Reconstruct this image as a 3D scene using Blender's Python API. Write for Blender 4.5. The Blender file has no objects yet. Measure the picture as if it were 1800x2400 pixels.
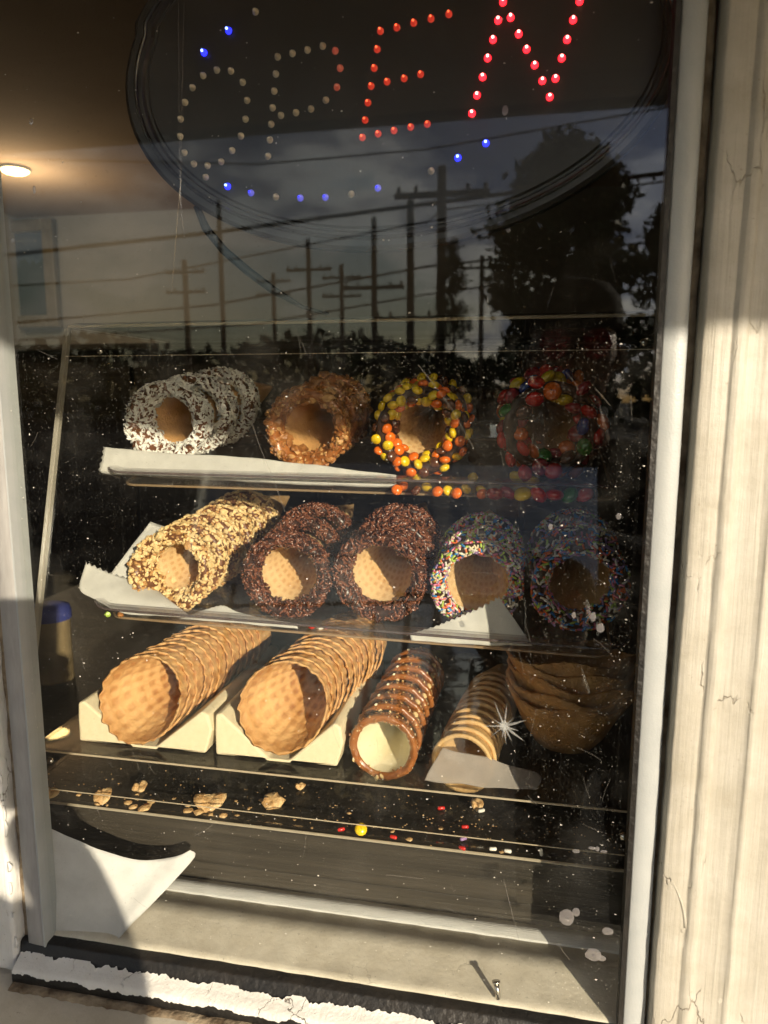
import bpy, bmesh, math, random
import numpy as np
from mathutils import Vector, Matrix, Euler, noise
R_ = math.radians
random.seed(11)
S = bpy.context.scene
COL = S.collection

# ------------------------------------------------------------------ camera
FPX, PITCH, YAW, DIST = 1700.0, R_(8.93), R_(11.2), 0.5
cam_d = bpy.data.cameras.new('camera'); cam = bpy.data.objects.new('camera', cam_d); COL.objects.link(cam)
cam_d.sensor_fit = 'VERTICAL'; cam_d.sensor_height = 24.0; cam_d.lens = FPX / 2400.0 * 24.0
cam_d.clip_start = 0.004; cam_d.clip_end = 900
cam.location = (0, -DIST, 0)
cam.rotation_euler = (math.pi / 2 - PITCH, 0, YAW)
S.camera = cam
cam_d.dof.use_dof = True; cam_d.dof.focus_distance = .66; cam_d.dof.aperture_fstop = 5.6
FWD = Vector((-math.sin(YAW) * math.cos(PITCH), math.cos(YAW) * math.cos(PITCH), -math.sin(PITCH)))
RGT = Vector((math.cos(YAW), math.sin(YAW), 0)); UPV = RGT.cross(FWD); CAM = Vector((0, -DIST, 0))

# ------------------------------------------------------------------ sky, sun, exposure
SUN_EL, SUN_AZ = R_(15.3), R_(36.0)           # azimuth measured from the window's outward normal to the right
sd = Vector((math.sin(SUN_AZ) * math.cos(SUN_EL), -math.cos(SUN_AZ) * math.cos(SUN_EL), math.sin(SUN_EL)))
W = bpy.data.worlds.new('World'); S.world = W; W.use_nodes = True
wn, wl = W.node_tree.nodes, W.node_tree.links
wn.clear()
wo = wn.new('ShaderNodeOutputWorld'); bg = wn.new('ShaderNodeBackground'); bg.inputs['Strength'].default_value = 0.145
sky = wn.new('ShaderNodeTexSky'); sky.sky_type = 'NISHITA'; sky.sun_disc = False
sky.sun_elevation = SUN_EL; sky.sun_rotation = math.atan2(sd.x, sd.y)
sky.air_density = 1.2; sky.dust_density = 1.5
tc = wn.new('ShaderNodeTexCoord'); mp = wn.new('ShaderNodeMapping'); mp.inputs['Scale'].default_value = (2.2, 2.2, 5.0)
nz = wn.new('ShaderNodeTexNoise'); nz.inputs['Scale'].default_value = 1.6; nz.inputs['Detail'].default_value = 7; nz.inputs['Roughness'].default_value = 0.56
rp = wn.new('ShaderNodeValToRGB'); rp.color_ramp.elements[0].position = 0.36; rp.color_ramp.elements[1].position = 0.52
rc = wn.new('ShaderNodeValToRGB')            # thin cloud is bright, thick cloud grey
for p, c in ((0.0, (11, 10.3, 9.2, 1)), (0.42, (9.0, 8.4, 7.4, 1)), (0.52, (2.3, 2.4, 2.7, 1)), (0.60, (.85, 1.0, 1.45, 1)), (1.0, (.7, .85, 1.3, 1))):
    e = rc.color_ramp.elements.new(p); e.color = c
rc.color_ramp.elements.remove(rc.color_ramp.elements[0]); rc.color_ramp.elements.remove(rc.color_ramp.elements[-1])
mx = wn.new('ShaderNodeMix'); mx.data_type = 'RGBA'
wl.new(tc.outputs['Generated'], mp.inputs[0]); wl.new(mp.outputs[0], nz.inputs['Vector'])
sz_ = wn.new('ShaderNodeSeparateXYZ'); wl.new(tc.outputs['Generated'], sz_.inputs[0])
el_ = wn.new('ShaderNodeMath'); el_.operation = 'MULTIPLY_ADD'; wl.new(sz_.outputs['Z'], el_.inputs[0]); el_.inputs[1].default_value = .9; el_.inputs[2].default_value = -.205
cf_ = wn.new('ShaderNodeMath'); cf_.operation = 'ADD'; wl.new(nz.outputs['Fac'], cf_.inputs[0]); wl.new(el_.outputs[0], cf_.inputs[1])
wl.new(cf_.outputs[0], rp.inputs[0]); wl.new(cf_.outputs[0], rc.inputs[0])
wl.new(rp.outputs[0], mx.inputs['Factor']); wl.new(sky.outputs[0], mx.inputs['A']); wl.new(rc.outputs[0], mx.inputs['B'])
nrm = wn.new('ShaderNodeVectorMath'); nrm.operation = 'NORMALIZE'; wl.new(tc.outputs['Generated'], nrm.inputs[0])
dts = wn.new('ShaderNodeVectorMath'); dts.operation = 'DOT_PRODUCT'; wl.new(nrm.outputs[0], dts.inputs[0]); dts.inputs[1].default_value = sd
mxd = wn.new('ShaderNodeMath'); mxd.operation = 'MAXIMUM'; wl.new(dts.outputs['Value'], mxd.inputs[0]); mxd.inputs[1].default_value = 0
pwd = wn.new('ShaderNodeMath'); pwd.operation = 'POWER'; wl.new(mxd.outputs[0], pwd.inputs[0]); pwd.inputs[1].default_value = 7
glw = wn.new('ShaderNodeMath'); glw.operation = 'MULTIPLY_ADD'; wl.new(pwd.outputs[0], glw.inputs[0]); glw.inputs[1].default_value = 6.0; glw.inputs[2].default_value = 1.0
sca = wn.new('ShaderNodeVectorMath'); sca.operation = 'SCALE'; wl.new(rc.outputs[0], sca.inputs[0]); wl.new(glw.outputs[0], sca.inputs['Scale']); wl.new(sca.outputs[0], mx.inputs['B'])
wl.new(mx.outputs['Result'], bg.inputs['Color']); wl.new(bg.outputs[0], wo.inputs[0])
sun_d = bpy.data.lights.new('sun', 'SUN'); sun_d.energy = 4.3; sun_d.angle = R_(0.53); sun_d.color = (1.0, 0.865, 0.67)
sun = bpy.data.objects.new('sun', sun_d); COL.objects.link(sun)
sun.rotation_euler = sd.to_track_quat('Z', 'Y').to_euler()
S.view_settings.view_transform = 'Standard'; S.view_settings.look = 'None'
S.view_settings.exposure = 0.6; S.view_settings.gamma = 1.0
S.render.engine = 'CYCLES'
S.cycles.transparent_max_bounces = 26; S.cycles.max_bounces = 4; S.cycles.diffuse_bounces = 2; S.cycles.glossy_bounces = 2
S.cycles.caustics_reflective = False; S.cycles.caustics_refractive = False

# ------------------------------------------------------------------ measuring the photograph (pixels of 1800 x 2400) into metres
def ray(x, y): return FWD + RGT * ((x - 900) / FPX) - UPV * ((y - 1200) / FPX)
def atY(x, y, Y):
    r = ray(x, y); return CAM + r * ((Y - CAM.y) / r.y)
def atZ(x, y, Z):
    r = ray(x, y); return CAM + r * ((Z - CAM.z) / r.z)
FM = (.208 - .08) / (.073 + .384)             # lean of the display case's front
def fy(z, off=0.0): return .08 + FM * (z + .384) + off
def front(x, y, off=0.0):
    r = ray(x, y); t = (FM * (CAM.z + .384) + .08 + off - CAM.y) / (r.y - FM * r.z); return CAM + r * t
def size(p, rpx): return rpx * (Vector(p) - CAM).dot(FWD) / FPX

# ------------------------------------------------------------------ materials
MATS = {}
def new_mat(name):
    m = bpy.data.materials.new(name); m.use_nodes = True; MATS[name] = m
    return m, m.node_tree.nodes, m.node_tree.links, m.node_tree.nodes['Principled BSDF']
def N(nodes, typ, **kw):
    n = nodes.new(typ)
    for k, v in kw.items():
        if k in n.inputs: n.inputs[k].default_value = v
        else: setattr(n, k, v)
    return n
def ramp(nodes, links, src, stops, interp='LINEAR'):
    r = nodes.new('ShaderNodeValToRGB'); r.color_ramp.interpolation = interp
    els = r.color_ramp.elements
    while len(els) > 1: els.remove(els[-1])
    els[0].position = stops[0][0]; els[0].color = (*stops[0][1], 1) if len(stops[0][1]) == 3 else stops[0][1]
    for p, c in stops[1:]:
        e = els.new(p); e.color = (*c, 1) if len(c) == 3 else c
    links.new(src, r.inputs[0]); return r
def g(v): return (v, v, v)
def noisy(name, c1, c2, scale, rough=.6, bump=.0, bscale=None, detail=3, stretch=(1, 1, 1), coat=0, sss=0, spec=.5, dist=.002, coords='Object'):
    m, n, l, b = new_mat(name)
    t = n.new('ShaderNodeTexCoord'); mp = N(n, 'ShaderNodeMapping'); mp.inputs['Scale'].default_value = stretch
    l.new(t.outputs[coords], mp.inputs[0])
    z = N(n, 'ShaderNodeTexNoise', Scale=scale, Detail=detail, Roughness=.6); l.new(mp.outputs[0], z.inputs['Vector'])
    r = ramp(n, l, z.outputs['Fac'], [(.3, c1), (.7, c2)]); l.new(r.outputs[0], b.inputs['Base Color'])
    b.inputs['Roughness'].default_value = rough; b.inputs['Coat Weight'].default_value = coat; b.inputs['Specular IOR Level'].default_value = spec
    if False:
        b.inputs['Subsurface Weight'].default_value = sss; b.inputs['Subsurface Radius'].default_value = (.004, .002, .001); b.inputs['Subsurface Scale'].default_value = .6
    if bump:
        z2 = N(n, 'ShaderNodeTexNoise', Scale=bscale or scale * 3, Detail=2); l.new(mp.outputs[0], z2.inputs['Vector'])
        bp = N(n, 'ShaderNodeBump', Strength=bump, Distance=dist); l.new(z2.outputs['Fac'], bp.inputs['Height']); l.new(bp.outputs[0], b.inputs['Normal'])
    return m
def clear_mat(name, f0=.04, tint=(1, 1, 1), haze=.0, hazecol=(.8, .8, .8), rough=.0, scratches=False, hscale=14):
    """thin clear sheet: straight-through light plus a Schlick reflection, with a film of dirt that scatters a little"""
    m, n, l, b = new_mat(name); n.remove(b); out = n['Material Output']
    ge = n.new('ShaderNodeNewGeometry'); dt = N(n, 'ShaderNodeVectorMath', operation='DOT_PRODUCT')
    l.new(ge.outputs['Incoming'], dt.inputs[0]); l.new(ge.outputs['Normal'], dt.inputs[1])
    ab = N(n, 'ShaderNodeMath', operation='ABSOLUTE'); l.new(dt.outputs['Value'], ab.inputs[0])
    om = N(n, 'ShaderNodeMath', operation='SUBTRACT'); om.inputs[0].default_value = 1; l.new(ab.outputs[0], om.inputs[1])
    pw = N(n, 'ShaderNodeMath', operation='POWER'); l.new(om.outputs[0], pw.inputs[0]); pw.inputs[1].default_value = 5
    ml = N(n, 'ShaderNodeMath', operation='MULTIPLY_ADD'); l.new(pw.outputs[0], ml.inputs[0]); ml.inputs[1].default_value = 1 - f0; ml.inputs[2].default_value = f0
    tr = n.new('ShaderNodeBsdfTransparent'); tr.inputs[0].default_value = (*tint, 1)
    gl = N(n, 'ShaderNodeBsdfGlossy', Roughness=rough)
    mx1 = n.new('ShaderNodeMixShader'); l.new(ml.outputs[0], mx1.inputs[0]); l.new(tr.outputs[0], mx1.inputs[1]); l.new(gl.outputs[0], mx1.inputs[2])
    last = mx1
    if haze:
        fac = None
        if scratches:
            tcn = n.new('ShaderNodeTexCoord')
            z = N(n, 'ShaderNodeTexNoise', Scale=hscale, Detail=4, Roughness=.7); l.new(tcn.outputs['Object'], z.inputs['Vector'])
            r = ramp(n, l, z.outputs['Fac'], [(.50, g(0)), (.66, g(haze * 2)), (.8, g(haze * 4))])
            fac = r.outputs[0]
            if True:
                mpp = N(n, 'ShaderNodeMapping'); mpp.inputs['Scale'].default_value = (900, 900, 6); l.new(tcn.outputs['Object'], mpp.inputs[0])
                z2 = N(n, 'ShaderNodeTexNoise', Scale=1.0, Detail=2); l.new(mpp.outputs[0], z2.inputs['Vector'])
                r2 = ramp(n, l, z2.outputs['Fac'], [(.6, g(0)), (.8, g(haze * 1.6))])
                z3 = N(n, 'ShaderNodeTexNoise', Scale=900, Detail=1); l.new(tcn.outputs['Object'], z3.inputs['Vector'])
                r3 = ramp(n, l, z3.outputs['Fac'], [(.71, g(0)), (.76, g(.22))])
                ad = N(n, 'ShaderNodeMath', operation='ADD'); l.new(r.outputs[0], ad.inputs[0]); l.new(r2.outputs[0], ad.inputs[1])
                ad2 = N(n, 'ShaderNodeMath', operation='ADD'); l.new(ad.outputs[0], ad2.inputs[0]); l.new(r3.outputs[0], ad2.inputs[1]); fac = ad2.outputs[0]
        df = n.new('ShaderNodeBsdfDiffuse'); df.inputs[0].default_value = (*hazecol, 1)
        tl = n.new('ShaderNodeBsdfTranslucent'); tl.inputs[0].default_value = (*hazecol, 1)
        am = N(n, 'ShaderNodeMixShader', Fac=.5); l.new(df.outputs[0], am.inputs[1]); l.new(tl.outputs[0], am.inputs[2])
        mx2 = n.new('ShaderNodeMixShader'); mx2.inputs[0].default_value = haze
        if fac: l.new(fac, mx2.inputs[0])
        l.new(mx1.outputs[0], mx2.inputs[1]); l.new(am.outputs[0], mx2.inputs[2]); last = mx2
    l.new(last.outputs[0], out.inputs['Surface']); return m

clear_mat('window_glass', f0=.030, tint=(.97, .98, .97), haze=.006, hazecol=(.85, .82, .75), scratches=True)
clear_mat('acrylic', f0=.020, tint=(.985, .985, .98), haze=0)
clear_mat('tray_plastic', f0=.06, tint=(.93, .925, .93), haze=.028, hazecol=(.8, .76, .7), rough=.04, hscale=30)
def edge_mat(name, col, mixv):
    m, n, l, b = new_mat(name); n.remove(b); out = n['Material Output']
    tr = n.new('ShaderNodeBsdfTransparent'); df = n.new('ShaderNodeBsdfDiffuse'); df.inputs[0].default_value = (*col, 1)
    tl = n.new('ShaderNodeBsdfTranslucent'); tl.inputs[0].default_value = (*col, 1); gl = N(n, 'ShaderNodeBsdfGlossy', Roughness=.12)
    a = N(n, 'ShaderNodeMixShader', Fac=.5); l.new(df.outputs[0], a.inputs[1]); l.new(tl.outputs[0], a.inputs[2])
    c = N(n, 'ShaderNodeMixShader', Fac=mixv); l.new(tr.outputs[0], c.inputs[1]); l.new(a.outputs[0], c.inputs[2])
    d = N(n, 'ShaderNodeMixShader', Fac=.10); l.new(c.outputs[0], d.inputs[1]); l.new(gl.outputs[0], d.inputs[2]); l.new(d.outputs[0], out.inputs[0])
edge_mat('acrylic_edge', (.92, .80, .60), .75)
edge_mat('tray_rim', (.26, .20, .20), .62)
edge_mat('tray_bend', (.90, .66, .40), .5)

def paint_mat(name, c1, c2, dirt, crack=.7, rough=.45, stroke=60, bump=.75):
    m, n, l, b = new_mat(name); t = n.new('ShaderNodeTexCoord')
    mp = N(n, 'ShaderNodeMapping'); mp.inputs['Scale'].default_value = (stroke * 5, stroke * 5, 7); l.new(t.outputs['Object'], mp.inputs[0])
    z = N(n, 'ShaderNodeTexNoise', Scale=1.0, Detail=6, Roughness=.6); l.new(mp.outputs[0], z.inputs['Vector'])
    z2 = N(n, 'ShaderNodeTexNoise', Scale=26, Detail=8, Roughness=.7); l.new(t.outputs['Object'], z2.inputs['Vector'])
    r = ramp(n, l, z2.outputs['Fac'], [(.3, c2), (.62, c1)])
    # cracks: thin voronoi borders, only in patches, stretched along the grain
    mp2 = N(n, 'ShaderNodeMapping'); mp2.inputs['Scale'].default_value = (58, 58, 24); l.new(t.outputs['Object'], mp2.inputs[0])
    dz = N(n, 'ShaderNodeTexNoise', Scale=3, Detail=4); l.new(mp2.outputs[0], dz.inputs['Vector'])
    mxv = N(n, 'ShaderNodeMix', data_type='VECTOR'); mxv.inputs['Factor'].default_value = .35; l.new(mp2.outputs[0], mxv.inputs['A']); l.new(dz.outputs['Color'], mxv.inputs['B'])
    vo = N(n, 'ShaderNodeTexVoronoi', feature='DISTANCE_TO_EDGE', Scale=1.0); l.new(mxv.outputs['Result'], vo.inputs['Vector'])
    cr = ramp(n, l, vo.outputs['Distance'], [(.0, g(1)), (.014, g(0))])
    pm = N(n, 'ShaderNodeTexNoise', Scale=17, Detail=3); l.new(t.outputs['Object'], pm.inputs['Vector'])
    pr = ramp(n, l, pm.outputs['Fac'], [(.54, g(0)), (.60, g(crack))])
    mu = N(n, 'ShaderNodeMath', operation='MULTIPLY'); l.new(cr.outputs[0], mu.inputs[0]); l.new(pr.outputs[0], mu.inputs[1])
    sp = N(n, 'ShaderNodeTexNoise', Scale=420, Detail=2); l.new(t.outputs['Object'], sp.inputs['Vector'])
    sr = ramp(n, l, sp.outputs['Fac'], [(.70, g(0)), (.76, g(.55))])
    mxm = N(n, 'ShaderNodeMath', operation='MAXIMUM'); l.new(mu.outputs[0], mxm.inputs[0]); l.new(sr.outputs[0], mxm.inputs[1])
    mc = N(n, 'ShaderNodeMix', data_type='RGBA'); l.new(mxm.outputs[0], mc.inputs['Factor']); l.new(r.outputs[0], mc.inputs['A']); mc.inputs['B'].default_value = (*dirt, 1)
    l.new(mc.outputs['Result'], b.inputs['Base Color']); b.inputs['Roughness'].default_value = rough
    s1 = N(n, 'ShaderNodeMath', operation='MULTIPLY_ADD'); l.new(mu.outputs[0], s1.inputs[0]); s1.inputs[1].default_value = -2.0; l.new(z.outputs['Fac'], s1.inputs[2])
    s2 = N(n, 'ShaderNodeMath', operation='MULTIPLY_ADD'); l.new(z2.outputs['Fac'], s2.inputs[0]); s2.inputs[1].default_value = 1.2; l.new(s1.outputs[0], s2.inputs[2])
    bp = N(n, 'ShaderNodeBump', Strength=bump, Distance=.0012); l.new(s2.outputs[0], bp.inputs['Height']); l.new(bp.outputs[0], b.inputs['Normal'])
    return m
paint_mat('cream_paint', (.47, .445, .385), (.375, .345, .28), (.26, .21, .15), crack=.75)
paint_mat('sill_paint', (.62, .57, .47), (.50, .45, .35), (.20, .14, .09), crack=.2, rough=.6, bump=.3)
paint_mat('ledge_paint', (.74, .67, .55), (.56, .49, .38), (.10, .08, .06), crack=.35, rough=.55, bump=.25)
paint_mat('white_flaking_paint', (.72, .71, .67), (.62, .60, .55), (.20, .16, .12), crack=1.0)
noisy('frame_white', (.37, .39, .39), (.42, .435, .43), 40, rough=.38, bump=.12, bscale=900)
noisy('frame_grey', (.30, .29, .275), (.38, .37, .355), 30, rough=.42, bump=.15, bscale=300, stretch=(6, 6, 1))
noisy('ledge_strip_paint', (.50, .49, .46), (.60, .585, .55), 40, rough=.5, bump=.3, bscale=200, stretch=(1, 6, 6))
noisy('black_rubber', (.005, .005, .005), (.017, .014, .011), 35, rough=.5, bump=.6, bscale=160)
noisy('old_caulk', (.10, .065, .035), (.42, .34, .23), 50, rough=.9, bump=.9, bscale=200)
noisy('dark_wood', (.014, .012, .009), (.056, .046, .034), 5, rough=.5, bump=.3, bscale=20, stretch=(.5, 6, 16))
noisy('room_paint', (.25, .245, .23), (.30, .29, .27), 3, rough=.9)
noisy('room_ceiling_paint', (.36, .25, .15), (.42, .30, .19), 2, rough=.9)
noisy('soffit_wood', (.20, .13, .08), (.28, .19, .12), 4, rough=.8, stretch=(1, 12, 1), bump=.2)
noisy('gutter_dark', (.02, .018, .016), (.035, .03, .026), 8, rough=.6)
noisy('siding', (.62, .56, .45), (.68, .62, .50), 6, rough=.7)
noisy('asphalt', (.035, .035, .036), (.06, .058, .055), 3, rough=.9)
noisy('sign_plastic', (.014, .013, .014), (.022, .020, .020), 20, rough=.33, bump=.05, bscale=300)
noisy('sign_rim', (.010, .010, .010), (.018, .017, .016), 20, rough=.22)
noisy('cord_rubber', (.006, .006, .006), (.012, .012, .012), 30, rough=.5)
noisy('steel', (.5, .47, .42), (.66, .62, .56), 60, rough=.25); MATS['steel'].node_tree.nodes['Principled BSDF'].inputs['Metallic'].default_value = 1
noisy('foam', (.86, .72, .47), (.90, .78, .54), 160, rough=.95, bump=.55, bscale=1400, sss=.25, dist=.0008)
noisy('chocolate', (.030, .012, .006), (.060, .024, .012), 60, rough=.35, bump=.5, bscale=240, dist=.001)
noisy('milk_chocolate', (.12, .045, .018), (.20, .080, .030), 60, rough=.4, bump=.4, bscale=240, dist=.001)
noisy('choc_sprinkle', (.13, .045, .022), (.23, .085, .045), 300, rough=.2, coat=.4)
noisy('choc_sprinkle_dark', (.05, .016, .008), (.08, .026, .013), 300, rough=.2, coat=.4)
noisy('coconut', (.86, .83, .76), (.93, .91, .86), 300, rough=.6, sss=.2)
noisy('peanut', (.76, .50, .20), (.90, .70, .38), 130, rough=.5, bump=.3, bscale=600, sss=.15)
noisy('peanut_dark', (.42, .20, .06), (.62, .36, .14), 130, rough=.5, bump=.3, bscale=600)
noisy('toffee', (.24, .085, .020), (.46, .20, .06), 130, rough=.45, bump=.3, bscale=600)
noisy('caramel', (.26, .075, .016), (.40, .15, .04), 70, rough=.28, bump=.5, bscale=300, coat=.4, dist=.001)
noisy('cream_coat', (.80, .70, .46), (.86, .77, .55), 30, rough=.45, sss=.25)
noisy('sugar_cone', (.52, .26, .085), (.68, .39, .15), 45, rough=.6, bump=.5, bscale=420, sss=.15)
noisy('sugar_cone_pale', (.60, .36, .14), (.76, .50, .23), 45, rough=.6, bump=.5, bscale=420)
noisy('bowl_wafer', (.50, .23, .065), (.70, .38, .13), 40, rough=.6, bump=.6, bscale=380)
noisy('crumb', (.50, .25, .08), (.80, .56, .28), 120, rough=.6, bump=.5, bscale=500)
noisy('skin', (.16, .085, .055), (.20, .11, .07), 10, rough=.5, sss=.1)
noisy('jacket_cloth', (.018, .018, .022), (.030, .030, .034), 30, rough=.9, bump=.3, bscale=200)
noisy('cap_cloth', (.012, .012, .014), (.02, .02, .022), 30, rough=.9)
noisy('bark', (.05, .038, .028), (.10, .08, .06), 8, rough=.9, bump=.6, stretch=(4, 4, 1))
noisy('leaf', (.025, .045, .012), (.06, .09, .025), 2, rough=.6)
noisy('pole_wood', (.06, .045, .035), (.11, .085, .06), 4, rough=.9, stretch=(4, 4, .5))
noisy('wire_black', (.01, .01, .01), (.015, .015, .015), 4, rough=.6)
noisy('picture_frame', (.12, .10, .06), (.17, .14, .09), 30, rough=.4)
noisy('brass', (.55, .38, .16), (.70, .50, .24), 30, rough=.35); MATS['brass'].node_tree.nodes['Principled BSDF'].inputs['Metallic'].default_value = 1
noisy('dull_brass', (.22, .16, .08), (.30, .22, .12), 30, rough=.5)
noisy('blue_plastic', (.03, .04, .20), (.04, .055, .26), 30, rough=.5)
noisy('phone_black', (.01, .01, .011), (.016, .016, .018), 30, rough=.3)
noisy('dust_grey', (.70, .66, .58), (.86, .82, .74), 500, rough=.9)
noisy('chip_white', (.80, .82, .82), (.95, .95, .95), 300, rough=.5)
noisy('paint_spot', (.20, .19, .19), (.30, .29, .29), 200, rough=.6)
def candy(name, col): noisy(name, tuple(c * .88 for c in col), col, 90, rough=.22, coat=.6, bump=.08, bscale=300, sss=.1)
candy('candy_yellow', (.86, .58, .012)); candy('candy_orange', (.86, .165, .012)); candy('candy_brown', (.115, .038, .018)); candy('candy_red', (.66, .026, .020))
candy('candy_green', (.03, .22, .03)); candy('candy_blue', (.015, .06, .30)); candy('candy_maroon', (.34, .022, .035))
for nm, c in (('s_white', (.80, .76, .68)), ('s_pink', (.72, .20, .34)), ('s_orange', (.80, .16, .03)), ('s_green', (.42, .58, .09)), ('s_blue', (.03, .25, .62)), ('s_violet', (.36, .22, .44)), ('s_cream', (.78, .66, .44))):
    noisy(nm, tuple(x * .9 for x in c), c, 200, rough=.35)

def waffle_mat(name, hi, lo, dark, k=1.0):
    m, n, l, b = new_mat(name); uv = N(n, 'ShaderNodeUVMap', uv_map='UVMap'); sx = n.new('ShaderNodeSeparateXYZ')
    t = n.new('ShaderNodeTexCoord'); dn = N(n, 'ShaderNodeTexNoise', Scale=40, Detail=3); l.new(t.outputs['Object'], dn.inputs['Vector'])
    mxv = N(n, 'ShaderNodeMix', data_type='VECTOR'); mxv.inputs['Factor'].default_value = .16; l.new(uv.outputs[0], mxv.inputs['A']); l.new(dn.outputs['Color'], mxv.inputs['B'])
    l.new(mxv.outputs['Result'], sx.inputs[0])
    outs = []
    for ax in ('X', 'Y'):
        mm = N(n, 'ShaderNodeMath', operation='MULTIPLY'); l.new(sx.outputs[ax], mm.inputs[0]); mm.inputs[1].default_value = 2 * math.pi
        s0 = N(n, 'ShaderNodeMath', operation='SINE'); l.new(mm.outputs[0], s0.inputs[0]); s = N(n, 'ShaderNodeMath', operation='MULTIPLY_ADD'); l.new(s0.outputs[0], s.inputs[0]); s.inputs[1].default_value = .5; s.inputs[2].default_value = .5
        r = ramp(n, l, s.outputs[0], [(.15, g(0)), (.75, g(1))]); outs.append(r)
    mu = N(n, 'ShaderNodeMath', operation='MULTIPLY'); l.new(outs[0].outputs[0], mu.inputs[0]); l.new(outs[1].outputs[0], mu.inputs[1])
    big = N(n, 'ShaderNodeTexNoise', Scale=24, Detail=5); l.new(t.outputs['Object'], big.inputs['Vector'])
    br = ramp(n, l, big.outputs['Fac'], [(.3, lo), (.62, hi)])
    bm_ = N(n, 'ShaderNodeMath', operation='MULTIPLY'); l.new(mu.outputs[0], bm_.inputs[0]); 
    br2 = ramp(n, l, big.outputs['Fac'], [(.35, g(.75)), (.7, g(.2))]); l.new(br2.outputs[0], bm_.inputs[1])
    mc = N(n, 'ShaderNodeMix', data_type='RGBA'); l.new(bm_.outputs[0], mc.inputs['Factor']); l.new(br.outputs[0], mc.inputs['A']); mc.inputs['B'].default_value = (*dark, 1)
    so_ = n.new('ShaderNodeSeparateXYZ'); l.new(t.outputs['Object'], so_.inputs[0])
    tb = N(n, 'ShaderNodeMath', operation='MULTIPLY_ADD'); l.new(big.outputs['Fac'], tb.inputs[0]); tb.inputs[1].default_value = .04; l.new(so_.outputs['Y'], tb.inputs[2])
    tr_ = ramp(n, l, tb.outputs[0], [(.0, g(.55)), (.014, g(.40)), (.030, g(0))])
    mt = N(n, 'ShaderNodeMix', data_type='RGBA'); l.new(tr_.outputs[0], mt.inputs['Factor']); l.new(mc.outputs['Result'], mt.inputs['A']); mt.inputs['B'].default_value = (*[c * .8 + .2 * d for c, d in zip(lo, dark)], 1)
    l.new(mt.outputs['Result'], b.inputs['Base Color']); b.inputs['Roughness'].default_value = .6
    fn = N(n, 'ShaderNodeTexNoise', Scale=300, Detail=5); l.new(t.outputs['Object'], fn.inputs['Vector'])
    h = N(n, 'ShaderNodeMath', operation='MULTIPLY_ADD'); l.new(mu.outputs[0], h.inputs[0]); h.inputs[1].default_value = -.35 * k; l.new(fn.outputs['Fac'], h.inputs[2])
    bp = N(n, 'ShaderNodeBump', Strength=.5, Distance=.0015); l.new(h.outputs[0], bp.inputs['Height']); l.new(bp.outputs[0], b.inputs['Normal'])
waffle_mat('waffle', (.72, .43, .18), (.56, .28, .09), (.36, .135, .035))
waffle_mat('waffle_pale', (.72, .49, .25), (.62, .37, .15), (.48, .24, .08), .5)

def paper_mat(name, col, tr=.45, see=.0):
    m, n, l, b = new_mat(name); n.remove(b); out = n['Material Output']; t = n.new('ShaderNodeTexCoord')
    z = N(n, 'ShaderNodeTexNoise', Scale=60, Detail=6); l.new(t.outputs['Object'], z.inputs['Vector'])
    r = ramp(n, l, z.outputs['Fac'], [(.3, tuple(c * .86 for c in col)), (.7, col)])
    df = n.new('ShaderNodeBsdfDiffuse'); tl = n.new('ShaderNodeBsdfTranslucent'); l.new(r.outputs[0], df.inputs[0]); l.new(r.outputs[0], tl.inputs[0])
    bp = N(n, 'ShaderNodeBump', Strength=.35, Distance=.003); l.new(z.outputs['Fac'], bp.inputs['Height']); l.new(bp.outputs[0], df.inputs['Normal'])
    a = N(n, 'ShaderNodeMixShader', Fac=tr); l.new(df.outputs[0], a.inputs[1]); l.new(tl.outputs[0], a.inputs[2])
    tp = n.new('ShaderNodeBsdfTransparent'); c = N(n, 'ShaderNodeMixShader', Fac=see); l.new(a.outputs[0], c.inputs[1]); l.new(tp.outputs[0], c.inputs[2]); l.new(c.outputs[0], out.inputs[0])
paper_mat('wax_paper', (.84, .82, .77), .25, .12)
paper_mat('thin_wax_paper', (.66, .60, .55), .4, .42)
paper_mat('white_paper', (.70, .68, .66), .12, 0)
def emit(name, col, st, base=(.02, .02, .02)):
    m, n, l, b = new_mat(name); b.inputs['Base Color'].default_value = (*base, 1); b.inputs['Emission Color'].default_value = (*col, 1); b.inputs['Emission Strength'].default_value = st; b.inputs['Roughness'].default_value = .2
emit('led_red', (1, .012, .02), 4.0, (.4, .02, .02)); emit('led_red_core', (1, .42, .36), 7.0); emit('led_red_hot', (1, .10, .03), 3.0); emit('led_red_dim', (1, .03, .02), .12, (.50, .38, .30)); emit('led_red_mid', (1, .03, .015), .30, (.52, .22, .16))
emit('led_blue', (.015, .02, 1), 2.4, (.05, .05, .5)); emit('led_blue_core', (.16, .28, 1), 9.0); emit('led_blue_dim', (.05, .06, 1), .35, (.4, .4, .5))
emit('led_clear', (1, .9, .75), .0, (.78, .69, .55)); MATS['led_clear'].node_tree.nodes['Principled BSDF'].inputs['Coat Weight'].default_value = 1; emit('lamp_glow', (1, .62, .22), 14)
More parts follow.
